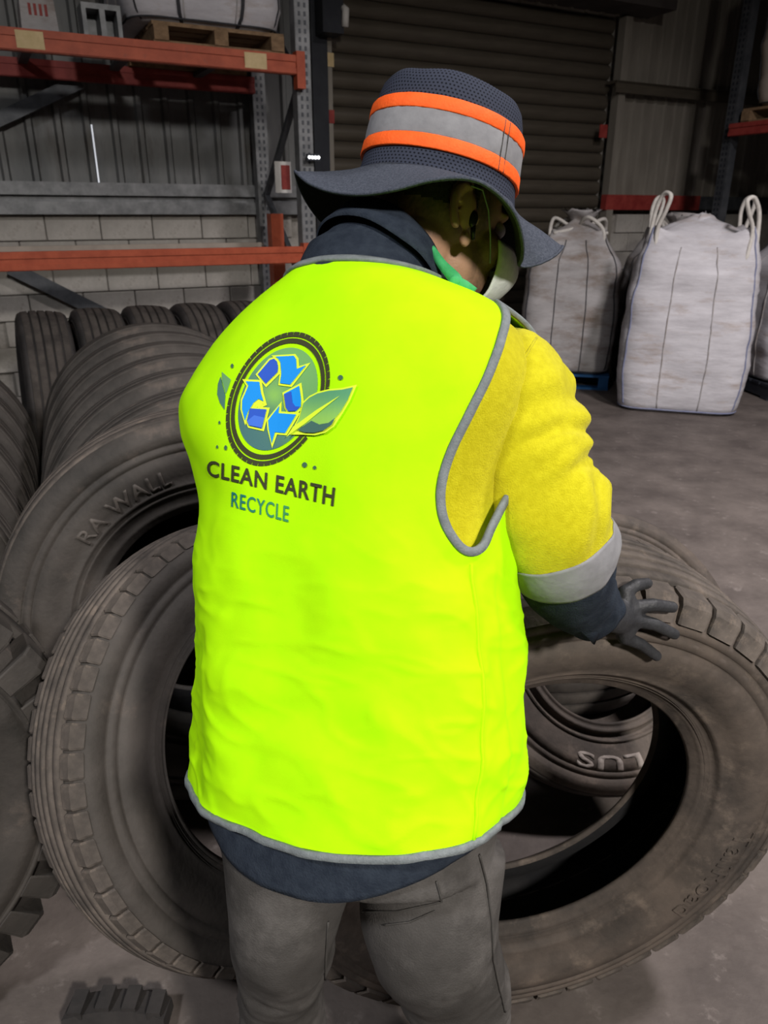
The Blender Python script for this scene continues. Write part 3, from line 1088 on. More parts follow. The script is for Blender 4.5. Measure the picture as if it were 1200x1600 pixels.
def tyre_rot(az, ti, spin=0.0):
    n = Vector((math.sin(az) * math.cos(ti), -math.cos(az) * math.cos(ti), math.sin(ti)))
    a = Vector((math.cos(az), math.sin(az), 0))
    up = n.cross(a)
    return Matrix((a, -n, up)).transposed(), n, a, up


def tyre(kind, center, az, ti, label, m_='rubber', mt='tread', group=None, both=False):
    kd = KIND[kind]
    rot, n, a, up = tyre_rot(az, ti)
    base = Vector(center) - up * kd['R']
    root = empty('truck_tyre', base, rot)
    tag(root, label, 'tyre', group)
    for nm, key, mm in (('casing', 'casing', m_), ('inner_liner', 'liner', 'liner'), ('tread', 'tread', mt)):
        o = bpy.data.objects.new(nm, with_mat(kd[key], mm))
        COL.objects.link(o)
        o.parent = root
    if kd['block'] is not None:
        me = with_mat(kd['block'], mt)
        for side in (1, -1):
            for i in range(kd['n']):
                ang = 2 * math.pi * (i + (0.5 if side < 0 else 0)) / kd['n']
                o = bpy.data.objects.new('tread_block', me)
                COL.objects.link(o)
                o.parent = root
                mt4 = Matrix.Translation((0, 0, kd['R'])) @ Matrix.Rotation(ang, 4, 'Y')
                if side < 0:
                    mt4 = mt4 @ Matrix.Rotation(math.pi, 4, 'Z')
                o.matrix_local = mt4
    return root


def text_mesh(body, bold=0.0):
    cu = bpy.data.curves.new('t', 'FONT')
    cu.body = body
    cu.size = 1.0
    cu.offset = bold
    cu.space_character = 1.1
    cu.resolution_u = 4
    o = bpy.data.objects.new('t', cu)
    COL.objects.link(o)
    dg = bpy.context.evaluated_depsgraph_get()
    me = bpy.data.meshes.new_from_object(o.evaluated_get(dg))
    bpy.data.objects.remove(o)
    bm = bmesh.new()
    bm.from_mesh(me)
    bmesh.ops.remove_doubles(bm, verts=bm.verts, dist=1e-5)
    bpy.data.meshes.remove(me)
    return bm


def sidewall_text(root, kind, body, ang0, ang1, r_in, r_out, m_, outward=True, bold=0.01, depth=0.0025):
    """raised letters bent along the front sidewall; angles clockwise from the top as seen from the front"""
    kd = KIND[kind]
    bm = text_mesh(body, bold)
    bmesh.ops.subdivide_edges(bm, edges=[e for e in bm.edges if e.calc_length() > 0.25], cuts=3)
    bmesh.ops.triangulate(bm, faces=bm.faces)
    xs = [v.co.x for v in bm.verts]
    ys = [v.co.y for v in bm.verts]
    x0, x1, y0, y1 = min(xs), max(xs), min(ys), max(ys)
    tab = sorted(kd['side'][:-3])
    rs, os_ = [q[0] for q in tab], [q[1] for q in tab]
    r = bmesh.ops.extrude_face_region(bm, geom=bm.faces[:])
    up = {v for v in r['geom'] if isinstance(v, bmesh.types.BMVert)}
    for v in bm.verts:
        t = (v.co.x - x0) / (x1 - x0)
        q = (v.co.y - y0) / (y1 - y0)
        ang = ang0 + (ang1 - ang0) * t
        rad = r_in + (r_out - r_in) * (q if outward else 1 - q)
        off = float(np.interp(rad, rs, os_)) + (depth if v in up else -0.003)
        v.co = Vector((rad * math.sin(ang), -off, rad * math.cos(ang) + kd['R']))
    bmesh.ops.recalc_face_normals(bm, faces=bm.faces)
    me = bpy.data.meshes.new('lettering')
    bm.to_mesh(me)
    bm.free()
    return place('lettering', me, m_, root)


D = math.radians
T1 = tyre('right', (0.268, 1.135, 0.525), 0.18, -0.08, 'upright dusty tyre at right under the gloved hand', 'rubber_brown', 'tread')
sidewall_text(T1, 'right', 'TaliRoad', D(98), D(131), 0.39, 0.43, 'rubber_brown', True, 0.0, 0.0028)
T2 = tyre('left', (-0.282, 1.365, 0.480), 0.92, 0.43, 'leaning tyre with notched shoulder left of the grey jeans', 'rubber', 'tread')
T3 = tyre('big', (-0.475, 1.825, 0.55), 0.36, 0.16, 'tyre with RA WALL lettering behind the leaning notched tyre', 'rubber', 'tread')
sidewall_text(T3, 'big', 'RA WALL', D(-50), D(-12), 0.374, 0.414, 'letter_rubber', True, 0.02, 0.002)
T4 = tyre('lug', (-1.10, 1.07, 0.515), 0.6, 0.10, 'deep-lugged tyre at the far left edge in front', 'rubber', 'rubber')
T5 = tyre('small', (0.60, 1.84, 0.39), 0.10, 0.62, 'smaller tyre with pale PLUS lettering seen through the upright tyre', 'rubber_brown', 'tread_dull')
sidewall_text(T5, 'small', 'PLUS', D(158), D(203), 0.285, 0.325, 'letter_pale', True, 0.03, 0.002)
T6 = tyre('rib', (0.56, 2.50, 0.155), 0.3, math.pi / 2 - 0.001, 'tyre lying flat on the floor behind the gloved hand', 'rubber_dark', 'tread_dull')

ROWG = 'tyres stacked in rows by the left wall'
ordn = ['nearest', 'second nearest', 'third nearest', 'fourth nearest', 'fifth nearest', 'sixth nearest', 'seventh nearest']
a0, a1 = Vector((-0.52, 2.17, 0)), Vector((-1.11, 3.59, 0))
for i in range(6):
    c = a0.lerp(a1, i / 5)
    tyre('big', (c.x, c.y, 0.535), 0.40, 0.12, '%s tyre in the middle row behind the RA WALL tyre' % ordn[i], 'rubber', 'rubber', ROWG)
b0, b1 = Vector((-1.53, 1.78, 0)), Vector((-2.12, 3.20, 0))
for i in range(6):
    c = b0.lerp(b1, i / 5)
    tyre('rib', (c.x, c.y, 0.515), 0.42, 0.12, '%s tyre in the row along the left edge' % ordn[i], 'rubber', 'rubber', ROWG)
# back row, treads facing the camera
axis_az = math.atan2(WD.x, -WD.y)
names = ['leftmost', 'second from left', 'third from left', 'fourth from left', 'fifth from left', 'sixth from left', 'seventh from left']
c0 = Vector((-2.02, 4.42, 0))
for i in range(7):
    c = c0 + WD * (0.302 * i)
    tyre('rib', (c.x, c.y, 0.515), axis_az + 0.012 * math.sin(i * 2.3), -0.06, '%s tyre in the back row below the lower orange beam' % names[i].capitalize(), 'rubber_dark', 'tread_dull', 'tyres in the back row')
# scrap on the floor at the bottom edge
pf = on_floor(190, 1588)
mb = MB()
rings = []
for i in range(7):
    a = -0.35 + 0.7 * i / 6
    R_ = 0.30
    rings.append([pf + Vector((R_ * math.sin(a) + q * 0.03, -0.30 + R_ * math.cos(a) + dy, z)) for q, dy, z in ((0, -0.03, 0.0), (0, 0.04, 0.0), (0, 0.035, 0.035), (0, -0.02, 0.045))])
mb.loft(rings)
o = mb.build('rubber_offcut', 'rubber_dark')
tag(o, 'black curved rubber offcut on the floor at bottom left', 'offcut')
for i in range(4):
    a = -0.27 + 0.18 * i
    MB().frame_box(pf + Vector((0.30 * math.sin(a), -0.30 + 0.305 * math.cos(a), 0.045)), (0.014, 0, 0), (0, 0.025, 0), (0, 0, 0.010)).build('rubber_lug', 'rubber_dark', o)
# ================================================================== THE PERSON
person = empty('person', (0.0, 0.74, 0))
tag(person, 'person seen from behind in a fluorescent yellow vest and wide-brimmed hat', 'person')
bpy.context.view_layer.update()
YAW = math.radians(30)
FP = (math.sin(YAW), math.cos(YAW))          # the way the body faces, in camera right / forward
RP = (math.cos(YAW), -math.sin(YAW))
# torso sections: image row, left and right outline, half thickness, depth of the axis
TOR = [[395, 520, 618, 0.058, 0.965], [420, 496, 640, 0.070, 0.962], [445, 458, 664, 0.082, 0.96], [470, 416, 704, 0.094, 0.957],
       [500, 374, 752, 0.105, 0.955], [540, 332, 796, 0.116, 0.95], [580, 300, 812, 0.122, 0.945], [620, 280, 814, 0.126, 0.942],
       [670, 284, 806, 0.129, 0.94], [720, 306, 792, 0.131, 0.937], [780, 322, 780, 0.132, 0.935], [860, 318, 778, 0.134, 0.932],
       [950, 316, 788, 0.136, 0.93], [1050, 316, 793, 0.138, 0.93], [1150, 314, 792, 0.140, 0.928], [1240, 316, 784, 0.140, 0.925],
       [1330, 330, 770, 0.140, 0.92], [1420, 345, 765, 0.138, 0.915]]


def torso(th, y, off=0.0, fold=0.0):
    th = (th + 1.5 * math.pi) % (2 * math.pi) - 1.5 * math.pi
    xl, xr, b_, d = interp(TOR, y)
    c = ((xl + xr) / 2 - 600) / FPX * d
    hw = (xr - xl) / 2 / FPX * d
    a_ = math.sqrt(max(1e-5, hw * hw - (b_ * FP[0]) ** 2)) / RP[0]
    e = 0.86
    ct, st = math.cos(th), math.sin(th)
    x = math.copysign(abs(ct) ** e, ct) * (a_ + off)
    z = math.copysign(abs(st) ** e, st) * (b_ + off)
    # shallow furrow along the spine
    if st < 0:
        z += 0.010 * math.exp(-(ct / 0.22) ** 2) * sm(470, 640, y) * (1 - sm(900, 1150, y))
    v = (800 - y) / FPX * d
    r = 1.0
    if fold:
        # cloth folds: slack diagonal waves gathering to the waist and the armholes
        q = Vector((th * 1.3, y / 150.0, 0.3))
        w1 = noise.noise(Vector((th * 1.6 + y / 420.0, y / 130.0 - th * 0.5, 1.7)))
        w2 = noise.noise(Vector((th * 2.6 - y / 260.0, y / 62.0 + th * 0.6, 4.2)))
        w3 = noise.noise(Vector((th * 5.0, y / 45.0 + th * 1.4, 9.1)))
        amp = 0.35 + 0.65 * sm(760, 1000, y)
        # sharp shallow creases running across the small of the back
        cr = noise.noise(Vector((th * 2.2 + 0.004 * y, y / 48.0 - th * 2.0, 12.3)))
        cr2 = noise.noise(Vector((th * 3.0 - 0.006 * y, y / 40.0 + th * 1.2, 21.7)))
        crease = (1 - min(1, abs(cr) * 3.2)) ** 2 * 0.45 * sm(700, 900, y) + (1 - min(1, abs(cr2) * 3.6)) ** 2 * 0.3 * sm(820, 1000, y)
        k = fold * amp * (1.1 * w1 + 0.75 * w2 + 0.30 * w3 + 0.5 * crease)
        # the front panel is sewn in behind the back panel along the flank
        stp = 1 - 0.018 * sm(-0.19, -0.15, th) * sm(855, 905, y)
        x *= stp
        z *= stp
        x *= 1 + k / 0.2
        z *= 1 + k / 0.14
    return cf(c + x * RP[0] + z * FP[0], v, d + x * RP[1] + z * FP[1])


# ------------------------------------------------------------------ head frame
hy, hp, hr = 1.069, 0.30, -0.149
fh0 = Vector((math.sin(hy), math.cos(hy), 0))
RH = Vector((math.cos(hy), -math.sin(hy), 0))
FH = (fh0 * math.cos(hp) - Vector((0, 0, 1)) * math.sin(hp)).normalized()
UH = RH.cross(FH).normalized()
RH, UH = RH * math.cos(hr) - UH * math.sin(hr), UH * math.cos(hr) + RH * math.sin(hr)
HC = Vector((0.0714, 1.0938, 1.5737)) + FH * 0.004 - UH * 0.028
HM = Matrix((RH, FH, UH)).transposed()


def hd(x, y, z):
    return HC + RH * x + FH * y + UH * z


def hl(p):
    q = Vector(p) - HC
    return Vector((q.dot(RH), q.dot(FH), q.dot(UH)))


# arm joints (right arm rests on the upright tyre, left arm reaches forward on the hidden side)
SH_R, EL_R, WR_R = K(790, 600, 0.90), K(875, 845, 0.89), K(936, 956, 1.058)
SH_L, EL_L, WR_L = K(400, 640, 1.03), K(400, 800, 1.03), K(455, 893, 1.150)
HIP = [K(470, 1370, 0.915), K(690, 1370, 0.895)]
FEET = [Vector((-0.165, 0.77, 0.09)), Vector((0.135, 0.74, 0.09))]
KNEE = [Vector((-0.152, 0.755, 0.48)), Vector((0.112, 0.735, 0.48))]

# ------------------------------------------------------------------ body: one continuous surface
bd = MB()
bd.loft([[torso(2 * math.pi * j / 28, y, -0.022) for j in range(28)] for y in (430, 450, 480, 520, 570, 620, 700, 800, 900, 1000, 1100, 1200, 1260)])
bd.ball(hd(0, -0.004, 0.032), 0.076, 0.097, 0.100, HM, 28, 18)           # skull
bd.ball(hd(0, 0.030, -0.055), 0.060, 0.066, 0.062, HM, 24, 14)           # jaw
bd.ball(hd(0, 0.060, -0.088), 0.032, 0.030, 0.022, HM, 18, 10)           # chin
bd.ball(hd(0.040, 0.062, -0.030), 0.026, 0.026, 0.028, HM)               # cheeks
bd.ball(hd(-0.040, 0.062, -0.030), 0.026, 0.026, 0.028, HM)
bd.ball(hd(0, 0.083, 0.022), 0.052, 0.016, 0.010, HM)                    # brow
bd.capsules([hd(0, 0.090, 0.012), hd(0, 0.104, -0.012), hd(0, 0.112, -0.028)], [0.008, 0.011, 0.013], 10)   # nose
bd.ball(hd(0, 0.092, -0.056), 0.022, 0.010, 0.009, HM)                   # mouth
for sx in (1, -1):                                                        # ears: rim, bowl and lobe
    rim = [hd(sx * (0.077 + 0.013 * (0.5 - math.cos(t) * 0.5) * 1.0), -0.008 - 0.017 * math.sin(t) - 0.004, -0.006 + 0.031 * math.cos(t)) for t in [0.15 + 2.6 * k / 23 - 0.4 for k in range(24)]]
    bd.capsules(rim, [0.0062] * 24, 10)
    bd.ball(hd(sx * 0.079, -0.004, -0.004), 0.006, 0.014, 0.024, HM)
    bd.ball(hd(sx * 0.080, 0.000, -0.038), 0.006, 0.009, 0.011, HM)
    bd.ball(hd(sx * 0.078, 0.012, -0.010), 0.006, 0.005, 0.009, HM)
C7 = K(572, 430, 0.955)
bd.capsules([hd(0, -0.025, -0.035), hd(0, -0.030, -0.075), C7.lerp(hd(0, -0.03, -0.075), 0.35), C7], [0.060, 0.056, 0.055, 0.050], 20)
bd.capsules([K(720, 560, 0.92), SH_R, SH_R.lerp(EL_R, .5), EL_R, EL_R.lerp(WR_R, .4), WR_R], [0.055, 0.058, 0.046, 0.039, 0.032, 0.021], 16)
bd.capsules([K(420, 590, 1.0), SH_L, SH_L.lerp(EL_L, .5), EL_L, EL_L.lerp(WR_L, .4), WR_L], [0.055, 0.056, 0.046, 0.039, 0.036, 0.027], 16)
for i in (0, 1):
    bd.capsules([HIP[i], HIP[i].lerp(KNEE[i], .5), KNEE[i], KNEE[i].lerp(FEET[i], .35), FEET[i]], [0.060, 0.052, 0.044, 0.042, 0.034], 16)
bme = remesh(bd, 0.0030, 6)
ca = bme.color_attributes.new('Col', 'FLOAT_COLOR', 'POINT')
for i, v in enumerate(bme.vertices):
    q = hl(v.co)
    n1 = noise.noise(v.co * 60) * 0.5 + noise.noise(v.co * 260) * 0.5
    skin = Vector((0.40, 0.225, 0.14)) * (1 + 0.10 * n1)
    dark = Vector((0.035, 0.025, 0.018))
    beard = sm(0.004, 0.022, q.y - 0.012 + 0.25 * (q.z + 0.045)) * sm(0.015, -0.035, q.z) if q.z < 0.02 else 0
    beard *= 0.62 + 0.5 * n1
    if q.z < -0.115:
        beard *= 0.2
    fade = sm(-0.055, -0.005, q.z) * (1 if q.y < 0.035 else sm(0.07, 0.03, q.y))
    ear = abs(q.x) > 0.0755
    hairm = fade * (0.8 + 0.45 * n1)
    if ear:
        hairm = 0
        beard *= 0.3
    k = max(0, min(0.97, max(beard * 0.85, hairm)))
    if abs(q.x) > 0.2 or q.z < -0.2:
        k = 0
    c = skin.lerp(dark, k)
    ca.data[i].color = (c.x, c.y, c.z, 1)
body = place('body', bme, 'skin', None, True)
inv_place(body, person)
# close-cropped hair: a thin shell over the back and sides of the skull
bm = bmesh.new()
bm.from_mesh(bme)
kill = []
for f in bm.faces:
    q = hl(f.calc_center_median())
    lim = 0.0 if q.y < 0.0 else 0.0 + 0.6 * q.y
    if q.y > 0.012 and q.z < 0.04:
        lim = 0.05
    if not (q.z > lim and abs(q.x) < 0.0775 and q.z < 0.2 and q.y < 0.09):
        kill.append(f)
bmesh.ops.delete(bm, geom=kill, context='FACES')
for v in bm.verts:
    v.co += v.normal * (0.003 + 0.0012 * noise.noise(v.co * 300))
hme = bpy.data.meshes.new('hair')
bm.to_mesh(hme)
bm.free()
inv_place(place('hair', hme, 'hair', None, True), body)
for sx in (1, -1):
    inv_place(MB().ball(hd(sx * 0.032, 0.084, 0.004), 0.0115, nu=14, nv=10).build('eye', 'eye', None, True), body)

# ------------------------------------------------------------------ shirt
sh = MB()
NT = 96
rows = [432 + (1235 - 432) * i / 60 for i in range(61)]
sh.loft([[torso(2 * math.pi * j / NT, y, -0.006) for j in range(NT)] for y in rows], cap=False)
shirt = sh.build('shirt', 'yellow', None, True)
inv_place(shirt, person)


def tail_y(th):
    # back of the tail (th = -90 deg) hangs lower
    s_ = -math.sin(th)
    return 1244 + 78 * max(0, s_) ** 2.2 - 10 * max(0, -s_)


tl = MB()
tl.loft([[torso(2 * math.pi * j / NT, 1190 + (tail_y(2 * math.pi * j / NT) - 1190) * i / 16, -0.004 + 0.003 * math.sin(i / 16 * 3), 0.004)
          for j in range(NT)] for i in range(17)], cap=False)
o = tl.build('shirt_tail', 'navy', None, True)
so = o.modifiers.new('s', 'SOLIDIFY')
so.thickness = 0.003
inv_place(o, shirt)


def sleeve_path(tab, t0, t1, nseg, amp, seedv, extra=0.0, n=56):
    """rings across an arm between t0 and t1; tab rows: t, px, py, depth, radius"""
    rings = []
    ts = [t0 + (t1 - t0) * i / nseg for i in range(nseg + 1)]
    ref = RT.copy()
    for i, t in enumerate(ts):
        q = interp(tab, t)
        qa, qb = interp(tab, t - 0.04), interp(tab, t + 0.04)
        P = K(q[0], q[1], q[2])
        tg = (K(qb[0], qb[1], qb[2]) - K(qa[0], qa[1], qa[2])).normalized()
        rf = (ref - tg * ref.dot(tg)).normalized()
        bi = tg.cross(rf)
        fade = 1 - 0.6 * sm(0.85, 1.15, t)
        ring = []
        for j in range(n):
            a = 2 * math.pi * j / n
            dirv = rf * math.cos(a) + bi * math.sin(a)
            w = noise.noise(Vector((math.cos(a) * 1.3 + seedv, math.sin(a) * 1.3, t * 9.0 + 0.9 * math.cos(a))))
            w2 = noise.noise(Vector((math.cos(a) * 2.2 + seedv, math.sin(a) * 2.2 + 7, t * 11.0 - 1.5 * math.sin(a))))
            w3 = noise.noise(Vector((math.cos(a) * 4 + seedv, math.sin(a) * 4 + 3, t * 26)))
            ring.append(P + dirv * (q[3] + extra + amp * fade * (w + 0.75 * w2 + 0.08 * w3) * (0.55 + 0.75 * max(0, math.cos(a)))))
        rings.append(ring)
    return rings


RARM = [[0.00, 745, 600, 0.915, 0.066], [0.12, 778, 612, 0.905, 0.080], [0.30, 800, 658, 0.895, 0.0815], [0.50, 814, 712, 0.888, 0.080],
        [0.70, 832, 766, 0.882, 0.0775], [0.88, 857, 815, 0.882, 0.0740], [1.00, 869, 846, 0.892, 0.0695], [1.12, 876, 872, 0.908, 0.0655],
        [1.25, 884, 900, 0.935, 0.0605], [1.45, 900, 928, 0.985, 0.0535], [1.60, 918, 946, 1.025, 0.0465], [1.70, 926, 952, 1.045, 0.046]]
LARM = [[0.00, 445, 625, 0.985, 0.06], [0.15, 412, 645, 1.015, 0.066], [0.5, 404, 710, 1.025, 0.064], [1.0, 403, 795, 1.035, 0.058],
        [1.15, 410, 824, 1.065, 0.055], [1.3, 424, 848, 1.10, 0.051], [1.6, 447, 882, 1.14, 0.045], [1.7, 455, 893, 1.15, 0.044]]
for tab, sd in ((RARM, 2.0), (LARM, 8.0)):
    for nm, mm, t0, t1, ns, ex in (('sleeve', 'yellow', 0.0, 1.0, 64, 0.0), ('reflective_band', 'tape', 0.975, 1.135, 14, 0.0016), ('lower_sleeve', 'navy', 1.09, 1.68, 36, -0.0015)):
        mbs = MB().loft(sleeve_path(tab, t0, t1, ns, 0.0085, sd, ex), cap=False)
        o = mbs.build(nm, mm, None, True)
        so = o.modifiers.new('s', 'SOLIDIFY')
        so.thickness = 0.002
        inv_place(o, shirt)
        if tab is RARM and nm == 'sleeve':
            slb = BVHTree.FromPolygons([tuple(v) for v in mbs.v], mbs.f)
# stitched shoulder seam of the right sleeve
path = []
sp_ = [(838, 528), (812, 570), (786, 640), (768, 705), (758, 765), (754, 800)]
for i in range(len(sp_) - 1):
    for k in range(6):
        loc, nrm, _, _ = slb.ray_cast(EYE, ray(sp_[i][0] + (sp_[i + 1][0] - sp_[i][0]) * k / 6, sp_[i][1] + (sp_[i + 1][1] - sp_[i][1]) * k / 6))
        if loc is not None and (not path or (loc - path[-1]).length < 0.04):
            path.append(loc)
if len(path) > 3:
    inv_place(MB().tube(path, 0.0016, 6).build('shoulder_seam', 'yellow', None, True), shirt)
# unbuttoned cuff points
cq = MB()
A0, A1, A2, A3 = K(908, 912, 0.945), K(958, 912, 1.0), K(926, 1006, 1.005), K(884, 965, 0.955)
g_ = []
for i in range(7):
    for j in range(7):
        s_, t_ = i / 6, j / 6
        p = (A0.lerp(A1, s_)).lerp(A3.lerp(A2, s_), t_)
        g_.append(p - FW * (0.012 * math.sin(math.pi * s_) + 0.01 * math.sin(math.pi * t_)))
cq.add(g_, [(i * 7 + j, (i + 1) * 7 + j, (i + 1) * 7 + j + 1, i * 7 + j + 1) for i in range(6) for j in range(6)])
o = cq.build('cuff', 'navy', None, True)
so = o.modifiers.new('s', 'SOLIDIFY')
so.thickness = 0.003
inv_place(o, shirt)
# collar: a stand and a turned-down fall
NCO = K(592, 436, 0.958)
NCT = K(622, 378, 0.975)
cax = (NCT - NCO).normalized()
cr_ = (RT - cax * RT.dot(cax)).normalized()
cb_ = cax.cross(cr_)


def collar_ring(t, ra, rb, drop):
    c = NCO.lerp(NCT, t)
    out = []
    for j in range(72):
        a = 2 * math.pi * j / 72
        p = c + cr_ * (ra * math.cos(a)) + cb_ * (rb * math.sin(a))
        p -= cax * (drop * (0.5 + 0.5 * math.cos(a - 0.5)))
        p += cax * 0.002 * noise.noise(Vector((math.cos(a) * 2, math.sin(a) * 2, t)))
        out.append(p)
    return out


st = MB().loft([collar_ring(-0.9, 0.096, 0.086, 0.015), collar_ring(-0.45, 0.099, 0.088, 0.015), collar_ring(-0.15, 0.100, 0.086, 0.018), collar_ring(0.2, 0.088, 0.078, 0.02), collar_ring(0.6, 0.080, 0.074, 0.03), collar_ring(1.0, 0.078, 0.073, 0.04),
                collar_ring(1.05, 0.081, 0.076, 0.04), collar_ring(0.95, 0.085, 0.080, 0.04), collar_ring(0.65, 0.091, 0.086, 0.036), collar_ring(0.34, 0.0985, 0.093, 0.03), collar_ring(0.30, 0.096, 0.090, 0.03)], cap=False)
o = st.build('collar', 'navy', None, True)
inv_place(o, shirt)

# ------------------------------------------------------------------ vest
VO = 0.010


def neck_y(th):
    return 440 + 16 * max(0, math.cos(th)) - 4 * max(0, -math.sin(th)) + 16 * max(0, math.sin(th))


def hem_y(th):
    th = (th + 1.5 * math.pi) % (2 * math.pi) - 1.5 * math.pi
    s_ = -math.sin(th)
    return 1218 + 30 * max(0, s_) ** 1.4 - 14 * max(0, -s_) + 6 * noise.noise(Vector((th * 1.5, 0, 3)))


# armholes as closed curves in (angle, row)
AHR = [[-0.10, 512], [-0.40, 565], [-0.56, 640], [-0.66, 715], [-0.69, 775], [-0.62, 822], [-0.47, 850], [-0.32, 846], [-0.20, 815], [-0.02, 775], [0.35, 730], [0.60, 660], [0.5, 580], [0.2, 525]]
AHL = [[math.pi + 0.10, 470], [math.pi + 0.20, 560], [math.pi + 0.28, 640], [math.pi + 0.26, 690], [math.pi + 0.12, 735], [math.pi - 0.15, 760], [math.pi - 0.5, 750], [math.pi - 0.72, 680], [math.pi - 0.7, 590], [math.pi - 0.4, 510], [math.pi - 0.1, 475]]


def closed_curve(pts, k=10):
    n = len(pts)
    out = []
    for i in range(n):
        p0, p1, p2, p3 = (pts[(i + q - 1) % n] for q in range(4))
        for j in range(k):
            t = j / k
            out.append(tuple(0.5 * (2 * p1[c] + (p2[c] - p0[c]) * t + (2 * p0[c] - 5 * p1[c] + 4 * p2[c] - p3[c]) * t * t + (3 * p1[c] - p0[c] - 3 * p2[c] + p3[c]) * t**3) for c in (0, 1)))
    return out


CR_, CL_ = closed_curve(AHR), closed_curve(AHL)


def inside(p, poly):
    x, y = p
    r = False
    for i in range(len(poly)):
        (x0, y0), (x1, y1) = poly[i - 1], poly[i]
        if (y0 > y) != (y1 > y) and x < (x1 - x0) * (y - y0) / (y1 - y0) + x0:
            r = not r
    return r


NU, NV = 220, 200
TH0 = math.pi / 2
ths = [-1.5 * math.pi + 2 * math.pi * j / NU for j in range(NU)]       # from the front opening round the back
grid = {}
prm = []
for i in range(NV + 1):
    for j in range(NU):
        th = ths[j]
        t = i / NV
        y = neck_y(th) + (hem_y(th) - neck_y(th)) * t
        prm.append([th, y])


def norm_th(th, ref):
    while th - ref > math.pi:
        th -= 2 * math.pi
    while th - ref < -math.pi:
        th += 2 * math.pi
    return th


keep = []
inR = [inside((norm_th(p[0], 0), p[1]), CR_) for p in prm]
inL = [inside((norm_th(p[0], math.pi), p[1]), CL_) for p in prm]
for i in range(NV):
    for j in range(NU):
        q = (i * NU + j, i * NU + (j + 1) % NU, (i + 1) * NU + (j + 1) % NU, (i + 1) * NU + j)
        if sum(inR[k] for k in q) >= 2 or sum(inL[k] for k in q) >= 2:
            continue
        keep.append(q)
# snap the cut edge onto the armhole curves
edge_count = {}
for q in keep:
    for a, b2 in zip(q, q[1:] + q[:1]):
        e = (min(a, b2), max(a, b2))
        edge_count[e] = edge_count.get(e, 0) + 1
bverts = {k for e, n in edge_count.items() if n == 1 for k in e}
for k in bverts:
    i = k // NU
    if i in (0, NV):
        continue
    for curve, ref in ((CR_, 0), (CL_, math.pi)):
        th = norm_th(prm[k][0], ref)
        best = min(curve, key=lambda c: ((c[0] - th) * 0.2) ** 2 + ((c[1] - prm[k][1]) / 1240) ** 2)
        if ((best[0] - th) * 0.2) ** 2 + ((best[1] - prm[k][1]) / 1240) ** 2 < 0.03 ** 2:
            prm[k] = [best[0], best[1]]
FOLD = 0.0075
vv = [torso(th, y, VO, FOLD) for th, y in prm]
vb = MB()
used = sorted({k for q in keep for k in q})
remap = {k: n for n, k in enumerate(used)}
vb.v = [vv[k] for k in used]
vb.f = [tuple(remap[k] for k in q) for q in keep]
vest = vb.build('vest', 'hivis', None, True)
so = vest.modifiers.new('s', 'SOLIDIFY')
so.thickness = 0.0025
so.offset = -1
inv_place(vest, person)
bvh = BVHTree.FromPolygons([tuple(v) for v in vb.v], vb.f)


def ribbon(curve, width, ref=None, name='binding', mm='piping', lift=0.002, close=True):
    """binding tape folded over an edge: a flat-section tube following the cloth"""
    n = len(curve)
    pts = [torso(th, y, VO, FOLD) for th, y in curve]
    nm = []
    for (th, y) in curve:
        e = 0.01
        du = torso(th + e, y, VO, FOLD) - torso(th - e, y, VO, FOLD)
        dv = torso(th, y + 2, VO, FOLD) - torso(th, y - 2, VO, FOLD)
        q = du.cross(dv).normalized()
        c = torso(th, y, 0) - torso(th + math.pi, y, 0)
        if q.dot(c) < 0:
            q = -q
        nm.append(q)
    rings = []
    for i in range(n):
        t = (pts[(i + 1) % n] - pts[i - 1]) if close else (pts[min(i + 1, n - 1)] - pts[max(i - 1, 0)])
        t.normalize()
        sd = t.cross(nm[i]).normalized()
        rings.append([pts[i] + sd * (width * cx) + nm[i] * (0.0034 * sy + lift - 0.001) for cx, sy in
                      ((-0.5, -0.6), (-0.5, 0.35), (-0.42, 0.9), (0, 1.0), (0.42, 0.9), (0.5, 0.35), (0.5, -0.6), (0, -1))])
    if close:
        rings.append(rings[0])
    o = MB().loft(rings, cap=not close).build(name, mm, None, True)
    inv_place(o, vest)
    return o


ribbon(CR_, 0.0098)
ribbon(CL_, 0.0098)
ribbon([(t, hem_y(t) - 2) for t in [2 * math.pi * k / 160 for k in range(160)]], 0.0085)
ribbon([(t, neck_y(t) + 2) for t in [2 * math.pi * k / 120 for k in range(120)]], 0.009)
# side seam of the back panel
ribbon([(-0.42 - 0.04 * k / 20, 868 + (1225 - 868) * k / 20) for k in range(21)], 0.004, name='side_seam', mm='hivis', lift=0.0, close=False)


# ------------------------------------------------------------------ print on the back of the vest
def onto(px, py, lift):
    loc, nrm, _, _ = bvh.ray_cast(EYE, ray(px, py))
    if loc is None:
        return K(px, py, 0.8)
    if nrm.dot(ray(px, py)) > 0:
        nrm = -nrm
    return loc + nrm * lift


def z2p(x, y):
    return 300 + x / 4.0, 490 + y / 4.0


def srgb(c):
    return tuple(((q / 255) / 12.92 if q / 255 <= 0.04045 else ((q / 255 + 0.055) / 1.055) ** 2.4) for q in c)


